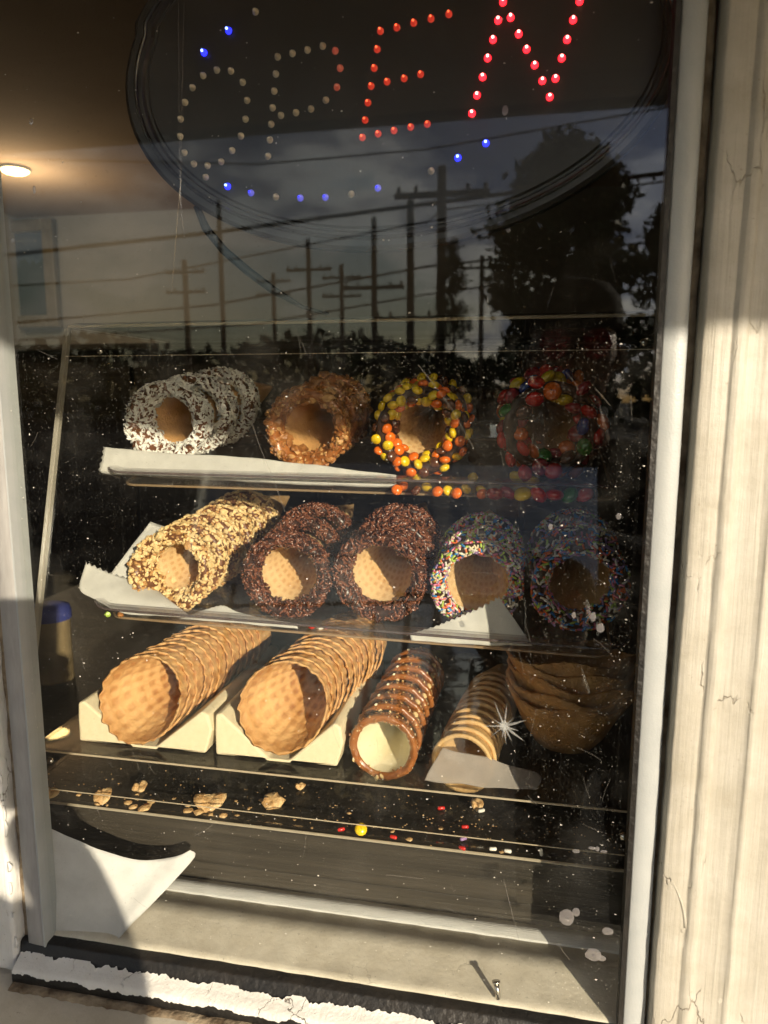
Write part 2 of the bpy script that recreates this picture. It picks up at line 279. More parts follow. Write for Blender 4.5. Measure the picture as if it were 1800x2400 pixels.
def picture_mat():  # reflection of trees and sky painted into the picture's colour
    m, n, l, b = new_mat('picture_reflection'); t = n.new('ShaderNodeTexCoord'); sx = n.new('ShaderNodeSeparateXYZ'); l.new(t.outputs['Generated'], sx.inputs[0])
    z = N(n, 'ShaderNodeTexNoise', Scale=7, Detail=6); l.new(t.outputs['Generated'], z.inputs['Vector'])
    ma = N(n, 'ShaderNodeMath', operation='MULTIPLY_ADD'); l.new(z.outputs['Fac'], ma.inputs[0]); ma.inputs[1].default_value = .5; l.new(sx.outputs['Z'], ma.inputs[2])
    r = ramp(n, l, ma.outputs[0], [(.35, (.006, .009, .004)), (.86, (.020, .028, .012)), (.92, (.06, .09, .12)), (1.0, (.035, .055, .09))]); l.new(r.outputs[0], b.inputs['Base Color']); b.inputs['Roughness'].default_value = .5
picture_mat()

# ------------------------------------------------------------------ mesh helpers
class MB:
    def __init__(s): s.v = []; s.f = []; s.m = []; s.uv = None
    def add(s, v, f, mi=0):
        o = len(s.v); s.v += [tuple(p) for p in v]; s.f += [tuple(i + o for i in q) for q in f]; s.m += [mi] * len(f)
    def box(s, lo, hi, M=None, mi=0):
        (x0, y0, z0), (x1, y1, z1) = lo, hi
        v = [Vector(p) for p in ((x0, y0, z0), (x1, y0, z0), (x1, y1, z0), (x0, y1, z0), (x0, y0, z1), (x1, y0, z1), (x1, y1, z1), (x0, y1, z1))]
        if M: v = [M @ p for p in v]
        s.add(v, [(0, 3, 2, 1), (4, 5, 6, 7), (0, 1, 5, 4), (1, 2, 6, 5), (2, 3, 7, 6), (3, 0, 4, 7)], mi)
    def hexa(s, a, b, mi=0):       # two matching quads
        s.add(list(a) + list(b), [(3, 2, 1, 0), (4, 5, 6, 7), (0, 1, 5, 4), (1, 2, 6, 5), (2, 3, 7, 6), (3, 0, 4, 7)], mi)
    def tube(s, pts, r, n=8, mi=0, cap=True):
        pts = [Vector(p) for p in pts]; rs = r if isinstance(r, (list, tuple)) else [r] * len(pts); V = []; ref = Vector((.123, .31, .94))
        for i, p in enumerate(pts):
            d = (pts[min(i + 1, len(pts) - 1)] - pts[max(i - 1, 0)]).normalized()
            a = d.cross(ref if abs(d.dot(ref)) < .95 else Vector((1, 0, 0))).normalized(); b = d.cross(a)
            V += [p + (a * math.cos(2 * math.pi * k / n) + b * math.sin(2 * math.pi * k / n)) * rs[i] for k in range(n)]
        F = [(i * n + k, i * n + (k + 1) % n, (i + 1) * n + (k + 1) % n, (i + 1) * n + k) for i in range(len(pts) - 1) for k in range(n)]
        if cap: F += [tuple(range(n))[::-1], tuple((len(pts) - 1) * n + k for k in range(n))]
        s.add(V, F, mi)
    def lathe(s, prof, n=24, mi=0, M=None):   # profile (r, z) about Z
        V = []; F = []
        for r, z in prof:
            for k in range(n):
                p = Vector((r * math.cos(2 * math.pi * k / n), r * math.sin(2 * math.pi * k / n), z)); V.append(M @ p if M else p)
        for i in range(len(prof) - 1):
            for k in range(n): F.append((i * n + k, i * n + (k + 1) % n, (i + 1) * n + (k + 1) % n, (i + 1) * n + k))
        s.add(V, F, mi)
    def mesh(s, name, mats, smooth=False):
        me = bpy.data.meshes.new(name); me.from_pydata(s.v, [], s.f)
        for m in (mats if isinstance(mats, (list, tuple)) else [mats]): me.materials.append(MATS[m])
        if any(s.m): me.polygons.foreach_set('material_index', s.m)
        if smooth: me.polygons.foreach_set('use_smooth', [True] * len(me.polygons))
        me.update(); return me
    def build(s, name, mats, parent=None, smooth=False): return link(name, s.mesh(name, mats, smooth), parent)
def link(name, me, parent=None, loc=None, rot=None):
    o = bpy.data.objects.new(name, me); COL.objects.link(o); o.parent = parent
    if loc is not None: o.location = loc
    if rot is not None: o.rotation_euler = rot
    return o
def tag(o, label=None, cat=None, group=None, kind=None):
    if label: o['label'] = label
    if cat: o['category'] = cat
    if group: o['group'] = group
    if kind: o['kind'] = kind
    return o
def thing(name, label, cat, loc=(0, 0, 0), rot=(0, 0, 0), group=None):
    o = bpy.data.objects.new(name, None); COL.objects.link(o); o.location = loc; o.rotation_euler = rot; o.empty_display_size = .02
    return tag(o, label, cat, group)
def bevel(o, w=.001, seg=2):
    b = o.modifiers.new('bevel', 'BEVEL'); b.width = w; b.segments = seg; b.limit_method = 'ANGLE'; return o
def nv(p, s=1.0, o=0.0): return noise.noise(Vector((p[0] * s + o, p[1] * s - o, p[2] * s + 2 * o)))

# ------------------------------------------------------------------ setting: ground, building front, eave, room
mb = MB(); mb.box((-200, -260, -1.62), (200, -.12, -1.5)); tag(mb.build('ground', 'asphalt'), kind='structure')
noisy('concrete', (.10, .095, .085), (.15, .14, .125), 3, rough=.9, bump=.3, bscale=60)
mb = MB(); mb.box((-60, -4.2, -1.5), (60, -.12, -1.38)); tag(mb.build('bounce_pavement', 'concrete'), kind='structure')  # strip added to bounce sunlight up towards the window
XL, XR, ZB, ZT = -.397, .082, -.4662, .46        # glass opening
mb = MB()
mb.box((-3, .0, -1.5), (-.47, .06, 2.2)); mb.box((.20, .0, -1.5), (3, .06, 2.2)); mb.box((-.47, .0, -1.5), (.20, .06, -.52)); mb.box((-.47, .0, .60), (.20, .06, 2.2))
tag(mb.build('outer_wall', 'siding'), 'cream painted outer wall around the shop window', 'wall')
mb = MB(); mb.box((-3, .061, -1.5), (-.50, .075, 2.0)); mb.box((.24, .061, -1.5), (3, .075, 2.0)); mb.box((-.50, .061, .62), (.24, .075, 2.0)); mb.box((-.50, .061, -1.5), (.24, .075, -.53))
mb.box((-3.02, .076, -1.5), (-3.0, 3.5, 2.0)); mb.box((3.0, .076, -1.5), (3.02, 3.5, 2.0))
mb.box((-3.02, 3.5, -1.5), (3.02, 3.52, 2.0))
tag(mb.build('room_wall', 'room_paint'), kind='structure')
mb = MB(); mb.box((-3.02, .0, 1.05), (3.02, 3.52, 1.08)); tag(mb.build('room_ceiling', 'room_ceiling_paint'), kind='structure')
mb = MB(); mb.box((-3.0, .076, -1.5), (3.0, 3.5, -1.48)); tag(mb.build('room_floor', 'dark_wood'), kind='structure')
bk = thing('dark_filler_cabinet', 'added dark cabinet run that darkens the lower far wall of the room', 'cabinet', (0, 3.2, -1.48))  # invented dark cabinets that keep the lower part of the room dark
for i in range(6):
    mb = MB(); mb.box((-2.95 + i * .98, -.28, .02), (-2.95 + i * .98 + .96, .25, 1.72)); bevel(mb.build('door', 'dark_wood', bk), .004)
mb = MB(); mb.box((-2.96, -.31, 1.722), (2.94, .27, 1.75)); mb.build('worktop', 'dark_wood', bk)
# eave over the window: gives the brown reflection; boards added below it lower its shade
EY, EZ = -1.14, .579
er = thing('eave', 'brown boarded eave with dark gutter overhanging the shop window', 'eave')
for i in range(9):
    mb = MB(); y0 = EY + .03 + i * .125
    mb.box((-3, y0, EZ + .012 + .001 * (i % 2)), (3, y0 + .121, EZ + .03)); mb.build('board', 'soffit_wood', er)
mb = MB(); mb.box((-3, EY, EZ), (3, EY + .026, EZ + .16)); mb.build('fascia', 'gutter_dark', er)
KS = math.tan(SUN_EL) / math.cos(SUN_AZ)
for i in range(3):   # unseen boards added under the eave, right of the window, to block sun
    mb = MB(); zb0 = .0385 + KS * 1.14; hh_ = (EZ - zb0) / 3
    mb.box((.36, EY + .002 * (i % 2), zb0 + hh_ * i + .001), (2.6, EY + .018, zb0 + hh_ * (i + 1) - .0005)); mb.build('sun_block_board', 'soffit_wood', er)
mb = MB(); mb.box((-3, EY + .03, EZ + .034), (3, -.02, EZ + .06)); mb.build('roof_deck', 'gutter_dark', er)

# ------------------------------------------------------------------ window: frame, glass, casing, sill
win = thing('shop_window', 'dirty fixed shop window with pale metal frame, chipped glass', 'window', (0, 0, 0))
mb = MB(); mb.box((XL - .006, 0, ZB - .006), (XR + .006, .004, ZT)); pane = mb.build('glass_pane', 'window_glass', win)
def strip(x0, x1, ya, yb, z0, z1, amp=.0004, nz_=120, seed=0, mat='cream_paint', name='x', parent=None, prof=None, lean=0.0):
    """upright moulding: profile (x, y) swept along z with a hand-painted unevenness"""
    pr = prof or [(x0, yb), (x0, ya + .001), (x0 + .001, ya), (x1 - .001, ya), (x1, ya + .001), (x1, yb)]
    V = []; F = []; n = len(pr)
    for i in range(nz_ + 1):
        z = z0 + (z1 - z0) * i / nz_
        for k, (x, y) in enumerate(pr):
            a = nv((x * 90, z * 34, seed)) * amp + nv((x * 300, z * 120, seed + 7)) * amp * .45
            b_ = nv((x * 60 + 9, z * 40, seed + 3)) * amp
            V.append((x + b_ * .8 + lean * z, y + a, z))
    for i in range(nz_):
        for k in range(n - 1): F.append((i * n + k, i * n + k + 1, (i + 1) * n + k + 1, (i + 1) * n + k))
    F.append(tuple(range(n))[::-1]); F.append(tuple(nz_ * n + k for k in range(n)))
    m = MB(); m.add(V, F); return m.build(name, mat, parent, True)
# right frame strip, channel and casing
strip(XR, .0972, -.0015, .012, -.56, .62, .0002, 60, 2, 'frame_white', 'frame_stile', win)
mb = MB(); mb.box((XR - .0035, -.003, -.47), (XR - .0002, .010, .62)); mb.build('gasket', 'black_rubber', win)
strip(.0973, .1030, .0045, .012, -.56, .62, .0012, 200, 5, 'old_caulk', 'caulk_channel', win)
arc = lambda cx, cy, r, a0, a1, n: [(cx + r * math.cos(R_(a0 + (a1 - a0) * i / n)), cy + r * math.sin(R_(a0 + (a1 - a0) * i / n))) for i in range(n + 1)]
pr = [(.1168, .012), (.1165, -.010), (.1172, -.0160), (.1180, -.0180), (.1192, -.0186), (.125, -.0187), (.1340, -.0186), (.1346, -.0184), (.1354, -.0194), (.1372, -.0203), (.1395, -.0206), (.1418, -.0202), (.1434, -.0192), (.1440, -.0178), (.1446, -.0175), (.152, -.0175), (.160, -.0176), (.1638, -.0176), (.1644, -.0182), (.1655, -.0187), (.1675, -.0187), (.1684, -.0181), (.169, -.0175), (.18, -.0174), (.19, -.0174), (.22, -.0174), (.26, -.0174), (.26, .0)]
pr = [(x - .0138, y + (.0080 if y < 0 else 0)) for x, y in pr]
cas = thing('window_casing', 'thickly painted cream wooden casing with beads, right of the window', 'casing', (0, 0, 0))
strip(0, 0, 0, 0, -.62, .62, .0007, 420, 11, 'cream_paint', 'moulding', cas, pr, .008)
def blob(center, r, squash, n=10, seed=0):
    V = []; F = []; rows = 6
    for i in range(rows + 1):
        ph = math.pi / 2 * i / rows
        for k in range(n):
            a = 2 * math.pi * k / n; rr = r * math.cos(ph) * (1 + .22 * nv((math.cos(a) * 2, math.sin(a) * 2, seed)))
            V.append((center[0] + rr * math.cos(a), center[1] - r * squash * math.sin(ph), center[2] + rr * math.sin(a) * 1.25))
    for i in range(rows):
        for k in range(n): F.append((i * n + k, i * n + (k + 1) % n, (i + 1) * n + (k + 1) % n, (i + 1) * n + k))
    F.append(tuple(rows * n + k for k in range(n))); return V, F
for j, (px_, py_, rr, yy) in enumerate(((1720, 1948, 14, -.0080), (1683, 2342, 15, -.0080), (1600, 2178, 9, -.0100), (1612, 1620, 5, -.010), (1756, 1065, 5, -.0080), (1770, 480, 8, -.0075))):
    c = atY(px_, py_, yy); m = MB(); m.add(*blob(c, size(c, rr), .45, 12, j)); m.build('paint_lump', 'cream_paint', cas, True)
m = MB()   # a run of paint ending in a drop
pts = [atY(1570 + 18 * math.sin(t * 2.1) * (1 - t * .3) + 26 * t, 2055 + 118 * t, -.0105) for t in [i / 10 for i in range(11)]]
m.tube(pts, [.0005 + .0011 * (i / 10) ** 2 for i in range(11)], 8); m.build('paint_run', 'cream_paint', cas, True)
for j, (px_, py_, rr) in enumerate(((1726, 2249, 8), (1742, 2258, 7), (1760, 2268, 10), (1720, 2306, 4))):
    c = atY(px_, py_, -.0082); m = MB(); V, F = blob(c, size(c, rr), .12, 10, j + 20); m.add(V, F); m.build('chip', 'old_caulk', cas, True)
# left frame strip, split caulk and casing
strip(-.4135, XL, -.006, .012, ZB - .004, .62, .0003, 80, 22, 'frame_grey', 'frame_stile', win)
mb = MB(); mb.box((XL + .0002, -.0075, ZB - .002), (XL + .0016, .012, .62)); mb.build('stile_lip', 'frame_white', win)
strip(-.4212, -.4138, .000, .012, ZB - .004, .62, .0016, 240, 31, 'old_caulk', 'caulk_channel', win)
lcas = thing('window_casing', 'white flaking wooden casing left of the window, split along its edge', 'casing', (0, 0, 0))
pr = [(-.60, .0), (-.60, -.010), (-.50, -.010), (-.46, -.010), (-.445, -.0102), (-.436, -.0104), (-.430, -.0106), (-.426, -.0106), (-.4232, -.0102), (-.4222, -.0085), (-.4218, -.004), (-.4215, .010)]
strip(0, 0, 0, 0, -.493, .62, .0013, 420, 41, 'white_flaking_paint', 'moulding', lcas, pr)
for j in range(16):   # curled flakes of paint along the split edge
    z = -.47 + j * .024 + random.uniform(-.008, .008); m = MB(); h = random.uniform(.004, .016); w = random.uniform(.002, .0055)
    V = []; n = 5
    for i in range(n + 1):
        t = i / n; ww = w * math.sin(math.pi * min(.95, max(.08, t))) * random.uniform(.7, 1.2)
        V += [(-.4245, -.0096, z + h * t), (-.4225 + ww * .4, -.0112 - ww * .08, z + h * t), (-.4220 + ww * .7, -.0098, z + h * t)]
    F = []
    for i in range(n): F += [(i * 3, i * 3 + 1, i * 3 + 4, i * 3 + 3), (i * 3 + 1, i * 3 + 2, i * 3 + 5, i * 3 + 4)]
    m.add(V, F); o = m.build('paint_flake', 'white_flaking_paint', lcas, True); sm = o.modifiers.new('s', 'SOLIDIFY'); sm.thickness = .0004
# bottom rail: black track, ragged white paint, gap, sloping sill
def hstrip(prof, x0, x1, nx, amp, seed, mat, name, parent, ragged=None):
    V = []; F = []; n = len(prof)
    for i in range(nx + 1):
        x = x0 + (x1 - x0) * i / nx
        for k, (y, z) in enumerate(prof):
            a = nv((x * 40, k * 1.7, seed)) * amp; b_ = nv((x * 60, k * 2.1 + 5, seed)) * amp
            if ragged and k in ragged:
                d = ragged[k]; q = nv((x * 55, 3.3, seed + 9)) + .7 * nv((x * 170, 1.3, seed + 4)) + .4 * nv((x * 480, .3, seed))
                a += d[0] * q; b_ += d[1] * q
            V.append((x, y + a, z + b_))
    for i in range(nx):
        for k in range(n - 1): F.append((i * n + k, (i + 1) * n + k, (i + 1) * n + k + 1, i * n + k + 1))
    m = MB(); m.add(V, F); return m.build(name, mat, parent, True)
hstrip([(.012, ZB + .0006), (-.004, ZB), (-.006, ZB - .0015), (-.0075, ZB - .011), (-.018, ZB - .017), (-.0195, ZB - .019), (-.0195, ZB - .040), (.0, ZB - .042)], -.4205, .1160, 160, .0004, 51, 'black_rubber', 'bottom_track', win)
hstrip([(-.0082, ZB - .0096), (-.0092, ZB - .0105), (-.0135, ZB - .0132), (-.0186, ZB - .0158), (-.0206, ZB - .0178), (-.0207, ZB - .0205)], -.4195, .1155, 620, .0003, 57, 'white_flaking_paint', 'paint_band', win, {0: (.0034, .0024), 1: (.0016, .0010), 5: (0, .0034), 4: (0, .0006)})
sill = thing('window_sill', 'sloping cream painted sill below the shop window', 'sill', (0, 0, 0))
hstrip([(.0, ZB - .030), (-.012, ZB - .0303), (-.022, ZB - .0306), (-.03, ZB - .031), (-.05, ZB - .0325), (-.08, ZB - .035), (-.12, ZB - .038), (-.16, ZB - .041), (-.162, ZB - .046), (-.16, ZB - .075), (-.0, ZB - .075)], -.62, .30, 140, .0007, 63, 'sill_paint', 'sill_board', sill)
hstrip([(-.0195, ZB - .029), (-.022, ZB - .0288), (-.0255, ZB - .0296), (-.0275, ZB - .0308)], -.4195, .1155, 200, .0006, 66, 'old_caulk', 'dirt_line', sill, {2: (.0008, .0004), 3: (.002, 0)})
# glass: chip star, paint spots, dust, scratches
edge_mat('smear', (.55, .52, .52), .45)
cc = atY(1181, 1701, -.0006); m = MB()
for ang, ln, w in ((112, 68, 5), (84, 58, 5), (20, 55, 6), (-35, 60, 6), (-82, 48, 4), (-62, 44, 4), (186, 56, 5), (225, 50, 3), (150, 30, 4), (45, 34, 3), (-15, 36, 4), (265, 34, 4)):
    L_ = size(cc, ln); ww = size(cc, w); a = R_(ang); d = Vector((math.cos(a), 0, math.sin(a))); p = Vector((-d.z, 0, d.x))
    q = [cc - p * ww * .55, cc + d * L_ * .45 - p * ww * .42 + Vector((0, -.0009, 0)), cc + d * L_, cc + d * L_ * .45 + p * ww * .42 + Vector((0, -.0004, 0)), cc + p * ww * .55]
    m.add(q + [cc + d * L_ * .3 + Vector((0, -.0014, 0))], [(0, 1, 5), (1, 2, 5), (2, 3, 5), (3, 4, 5), (4, 0, 5)])
m.add(*blob(cc, size(cc, 11), .15, 9, 4)); edge_mat('chip_glass', (.80, .82, .80), .45); m.build('chip_star', 'chip_glass', pane)
for j, (x_, y_, rr, sq) in enumerate(((1328, 2150, 17, 1), (1350, 2138, 9, 1), (1424, 2183, 13, .6), (1390, 2238, 19, .7), (1410, 2246, 10, .6), (1407, 1472, 9, 1), (1390, 1446, 7, 1.3), (1345, 1442, 5, 1.3), (1290, 1235, 5, 1.2), (1184, 259, 7, 1.3), (1192, 540, 4, 1), (1450, 1210, 6, 1), (1350, 1995, 8, .5), (1400, 1990, 5, 1), (1388, 1988, 9, .35), (1415, 1996, 8, .35), (80, 445, 4, 2), (73, 285, 6, 1), (30, 565, 5, 1))):
    c = atY(x_, y_, -.0005); V, F = blob((0, 0, 0), size(c, rr), .06, 12, j + 30)
    m = MB(); m.add([(c.x + v[0], c.y + v[1], c.z + v[2] * sq) for v in V], F); m.build('paint_spot', 'smear', pane, True)
rnd = random.Random(5); m = MB()
def speck(x, z, r, y=-.0004):
    k = rnd.randint(4, 6); a0 = rnd.random() * 6.28; el = rnd.uniform(.6, 1.7)
    V = [(x + r * el * math.cos(a0 + 6.283 * i / k), y, z + r / el * math.sin(a0 + 6.283 * i / k)) for i in range(k)] + [(x, y - r * .6, z)]
    m.add(V, [(i, (i + 1) % k, k) for i in range(k)])
for i in range(1050):
    x = rnd.uniform(XL + .003, XR - .003); z = rnd.uniform(ZB + .01, .30)
    if z > .05 and rnd.random() < .6: continue
    speck(x, z, rnd.choice((.00016, .0002, .00024, .00028, .00032, .0004, .00055)) * rnd.uniform(.7, 1.2))
for i in range(650):  # dirt gathered in the corners and along the bottom
    x = rnd.choice((XL + abs(rnd.gauss(0, .05)) + .004, XR - abs(rnd.gauss(0, .04)) - .004, rnd.uniform(XL, XR))); z = rnd.choice((ZB + abs(rnd.gauss(0, .035)) + .005, rnd.uniform(ZB, .05)))
    if XL + .003 < x < XR - .003: speck(x, z, rnd.uniform(.00012, .00026))
tag(m.build('dust', 'dust_grey', pane), kind='stuff')
rnd = random.Random(8); m = MB()
def hair(pts, r=.00011): m.tube(pts, r, 4)
for a in ([(432, -5), (428, 140), (424, 420), (412, 560), (402, 690)], [(418, 0), (420, 300), (424, 480), (432, 560)], [(980, 855), (1020, 905), (1060, 960), (1110, 1050)], [(590, 990), (610, 1050), (640, 1120), (668, 1200)], [(620, 1020), (660, 1075)], [(1395, 910), (1430, 950)], [(1180, 2060), (1218, 2210)], [(455, 1960), (490, 1940), (500, 1930)], [(1305, 2210), (1335, 2250)], [(905, 2050), (993, 2060)]):
    hair([atY(x, y, -.0004) for x, y in a])
for i in range(60):
    x = rnd.uniform(60, 1480); y = rnd.uniform(600, 2150); a = rnd.gauss(1.0, .5); L_ = rnd.uniform(15, 70); k = rnd.uniform(-.2, .2)
    hair([atY(x + math.cos(a + k * t) * L_ * t, y + math.sin(a + k * t) * L_ * t, -.0004) for t in (0, .33, .66, 1)], .00006)
edge_mat('scratch_glass', (.8, .75, .68), .3); tag(m.build('scratch', 'scratch_glass', pane), kind='stuff')

# ------------------------------------------------------------------ inside: ledge and wooden counter
led = thing('window_ledge', 'dirty painted ledge inside the window bottom', 'ledge', (0, 0, 0))
hstrip([(.0042, ZB - .004), (.0043, ZB + .0002), (.006, ZB + .0020), (.010, ZB + .0028), (.014, ZB + .0030), (.022, ZB + .0042), (.040, ZB + .0072), (.064, ZB + .0110), (.0645, ZB - .004)], -.46, .19, 200, .0006, 71, 'ledge_paint', 'ledge_board', led)
hstrip([(.0648, ZB - .004), (.0649, ZB + .0122), (.0652, ZB + .0126), (.072, ZB + .0142), (.0795, ZB + .0158), (.0796, ZB - .004)], -.46, .19, 120, .0002, 73, 'ledge_strip_paint', 'back_strip', led)
m = MB(); c = atZ(1168, 2330, ZB + .008) + Vector((0, 0, .002)); m.tube([c + Vector((0, 0, -.006)), c + Vector((-.002, .003, .005))], [.0020, .0022], 10); m.tube([c + Vector((-.002, .003, .005)), c + Vector((-.0022, .0034, .0062))], .0033, 10); tag(m.build('bolt', 'steel', None, True), 'small steel bolt standing on the ledge behind the glass', 'bolt')
ctr = thing('counter', 'dark wooden counter carrying the clear display case', 'counter', (-.17, .3, -.5))
for i, (za, zb_) in enumerate(((-.64, -.4755), (-.4750, -.436), (-.4355, -.392))):
    m = MB(); m.box((-.75, -.216 + .0006 * (i % 2), za + .5), (.75, -.19, zb_ + .5)); bevel(m.build('front_board', 'dark_wood', ctr), .0008)
m = MB(); m.box((-.75, -.224, .1085), (.75, .6, .1115)); m.build('counter_top', 'dark_wood', ctr)

# ------------------------------------------------------------------ display case
CX0, CX1, CZ0, CZ1, CYB = -.478, .137, -.384, .073, .47
case = thing('display_case', 'clear acrylic display case with sloping front and crumbs on its base', 'display case', (0, 0, 0))
T = .0045
def sheet(name, quad, nrm, t=T, mat='acrylic', parent=case):
    m = MB(); nrm = Vector(nrm).normalized(); a = [Vector(p) for p in quad]; m.hexa([p - nrm * t / 2 for p in a], [p + nrm * t / 2 for p in a]); return m.build(name, mat, parent)
fn = Vector((0, -1, FM)).normalized()
sheet('front_panel', [(CX0, fy(CZ0), CZ0), (CX1, fy(CZ0), CZ0), (CX1, fy(CZ1), CZ1), (CX0, fy(CZ1), CZ1)], fn)
for x in (CX0 - .003, CX1 + .003):
    sheet('side_panel', [(x, fy(CZ0), CZ0), (x, CYB, CZ0), (x, CYB, CZ1), (x, fy(CZ1), CZ1)], (1, 0, 0))
sheet('top_panel', [(CX0, fy(CZ1) + .004, CZ1 + .003), (CX1, fy(CZ1) + .004, CZ1 + .003), (CX1, CYB, CZ1 + .003), (CX0, CYB, CZ1 + .003)], (0, 0, 1))
sheet('back_panel', [(CX0, CYB + .004, CZ0), (CX1, CYB + .004, CZ0), (CX1, CYB + .004, CZ1), (CX0, CYB + .004, CZ1)], (0, 1, 0))
m = MB(); m.box((CX0, fy(CZ0) - .0005, CZ0 - .005), (CX1, CYB, CZ0 - .0005)); m.build('base_plate', 'acrylic', case)
SZ = -.343                                                 # third shelf
m = MB(); m.box((CX0 + .002, fy(SZ, .005), SZ - .0042), (CX1 - .002, CYB - .02, SZ)); m.build('shelf', 'acrylic', case)
def edge(name, a, b, r, mat='acrylic_edge', sx=1.0):
    m = MB(); m.tube([a, b], r, 8); return m.build(name, mat, case)
edge('top_edge', (CX0, fy(CZ1) - .003, CZ1 + .001), (CX1, fy(CZ1) - .003, CZ1 + .001), .0016)
edge('rail_edge', (CX0, fy(.043) - .004, .043), (CX1, fy(.043) - .004, .043), .0004)
edge('shelf_edge', (CX0, fy(SZ) - .002, SZ + .001), (CX1, fy(SZ) - .002, SZ + .001), .0009)
edge('base_edge', (CX0, fy(CZ0) - .003, CZ0 - .004), (CX1, fy(CZ0) - .003, CZ0 - .004), .0013)
edge('base_edge', (CX0, fy(CZ0 + .0085) - .003, CZ0 + .0085), (CX1, fy(CZ0 + .0085) - .003, CZ0 + .0085), .0005)
m = MB(); m.hexa([(CX0 - .0055, fy(CZ0) - .003, CZ0), (CX0 - .0005, fy(CZ0) - .003, CZ0), (CX0 - .0005, fy(CZ1) - .003, CZ1), (CX0 - .0055, fy(CZ1) - .003, CZ1)],
                 [(CX0 - .0055, fy(CZ0) + .004, CZ0), (CX0 - .0005, fy(CZ0) + .004, CZ0), (CX0 - .0005, fy(CZ1) + .004, CZ1), (CX0 - .0055, fy(CZ1) + .004, CZ1)])
edge_mat('side_edge_acrylic', (.95, .88, .74), .5); bevel(m.build('side_edge', 'side_edge_acrylic', case), .0008)
for x_, y_ in ((235, 823), (1510, 803), (118, 1783), (1462, 1960)):
    c = front(x_, y_, -.004); m = MB(); q = fn.to_track_quat('Z', 'Y').to_matrix().to_4x4(); q.translation = c
    m.lathe([(.0, .0035), (.0015, .0034), (.0030, .0026), (.0038, .001), (.0038, 0), (.0022, -.0005), (.0022, -.012), (.0, -.013)], 16, 0, q); m.build('screw', 'steel', case, True)

def rounded(w, d, r, inset, n=6):
    P = []; w2 = w / 2 - inset; r = max(.004, r - inset); d0, d1 = inset, d - inset
    for cx, cy, a0 in ((w2 - r, d0 + r, -90), (w2 - r, d1 - r, 0), (-w2 + r, d1 - r, 90), (-w2 + r, d0 + r, 180)):
        P += [(cx + r * math.cos(R_(a0 + 90 * i / n)), cy + r * math.sin(R_(a0 + 90 * i / n))) for i in range(n + 1)]
    return P
def tray(label, z, off, alpha, roll, x0=-.434, x1=.096, d=.25):
    w = x1 - x0; t = thing('tray', label, 'tray', ((x0 + x1) / 2, fy(z, off), z), (alpha, roll, 0), 'clear trays in the display case')
    prof = ((0, -.0022), (.0006, 0), (.007, .0004), (.0095, -.002), (.0135, -.017), (.0165, -.0195))
    V = []; F = []
    for ins, zz in prof: V += [(x, y, zz) for x, y in rounded(w, d, .03, ins)]
    n = len(rounded(w, d, .03, 0))
    for i in range(len(prof) - 1):
        for k in range(n): F.append((i * n + k, i * n + (k + 1) % n, (i + 1) * n + (k + 1) % n, (i + 1) * n + k))
    F.append(tuple((len(prof) - 1) * n + k for k in range(n)))
    m = MB(); m.add(V, F); o = m.build('pan', 'tray_plastic', t); sm = o.modifiers.new('s', 'SOLIDIFY'); sm.thickness = .0022; sm.offset = 0
    m = MB(); P = [(x, y, -.0012) for x, y in rounded(w, d, .03, -.0008)]; m.tube(P + [P[0]], .0013, 6, cap=False); m.build('rim', 'tray_rim', t, True)
    m = MB(); P = [(x, y, -.0195) for x, y in rounded(w, d, .03, .0150)]; m.tube(P + [P[0]], .0014, 6, cap=False); m.build('bend', 'tray_bend', t, True)
    return t
A1, A2 = R_(11), R_(13)
T1 = tray('upper clear plastic tray, top row of candy and coconut coated cones', -.0755, .007, A1, R_(.4))
T2 = tray('lower clear plastic tray, middle row of nut and sprinkle coated cones', -.2118, .007, A2, R_(1.0))

# ------------------------------------------------------------------ foam blocks
def foam_block(label, xl, xr, groove):
    t = Vector(((xl + xr) / 2, fy(SZ, .024), SZ + .0006)); w = (xr - xl) / 2; h = .043; dl = .20
    prof = [(-w, 0), (w * .90, 0), (w, h * .55), (w * .96, h * .93), (w * .86, h), (w * .16, h * groove), (-w * .16, h * groove), (-w * .90, h), (-w * .985, h * .95), (-w, h * .6)]
    V = []; F = []; n = len(prof); ny = 10
    for j in range(ny + 1):
        for x, z in prof: V.append((x + nv((x * 60, j, z * 60)) * .0006, dl * j / ny, z + nv((x * 70, j + 9, z * 70)) * .0006 * (z > 0)))
    for j in range(ny):
        for k in range(n): F.append((j * n + k, j * n + (k + 1) % n, (j + 1) * n + (k + 1) % n, (j + 1) * n + k))
    F.append(tuple(range(n))[::-1]); F.append(tuple(ny * n + k for k in range(n)))
    m = MB(); m.add(V, F); o = m.build('foam_block', 'foam'); o.location = t; bevel(o, .002, 2)
    return tag(o, label, 'foam block', 'foam blocks under the waffle cones')
p = lambda x, y: front(x, y, .024).x
foam_block('cream foam block nearest the left side of the case, holding waffle cones', p(190, 1700), p(500, 1740), .04)
foam_block('cream foam block between the other foam block and the caramel cones', p(508, 1740), p(806, 1770), .04)

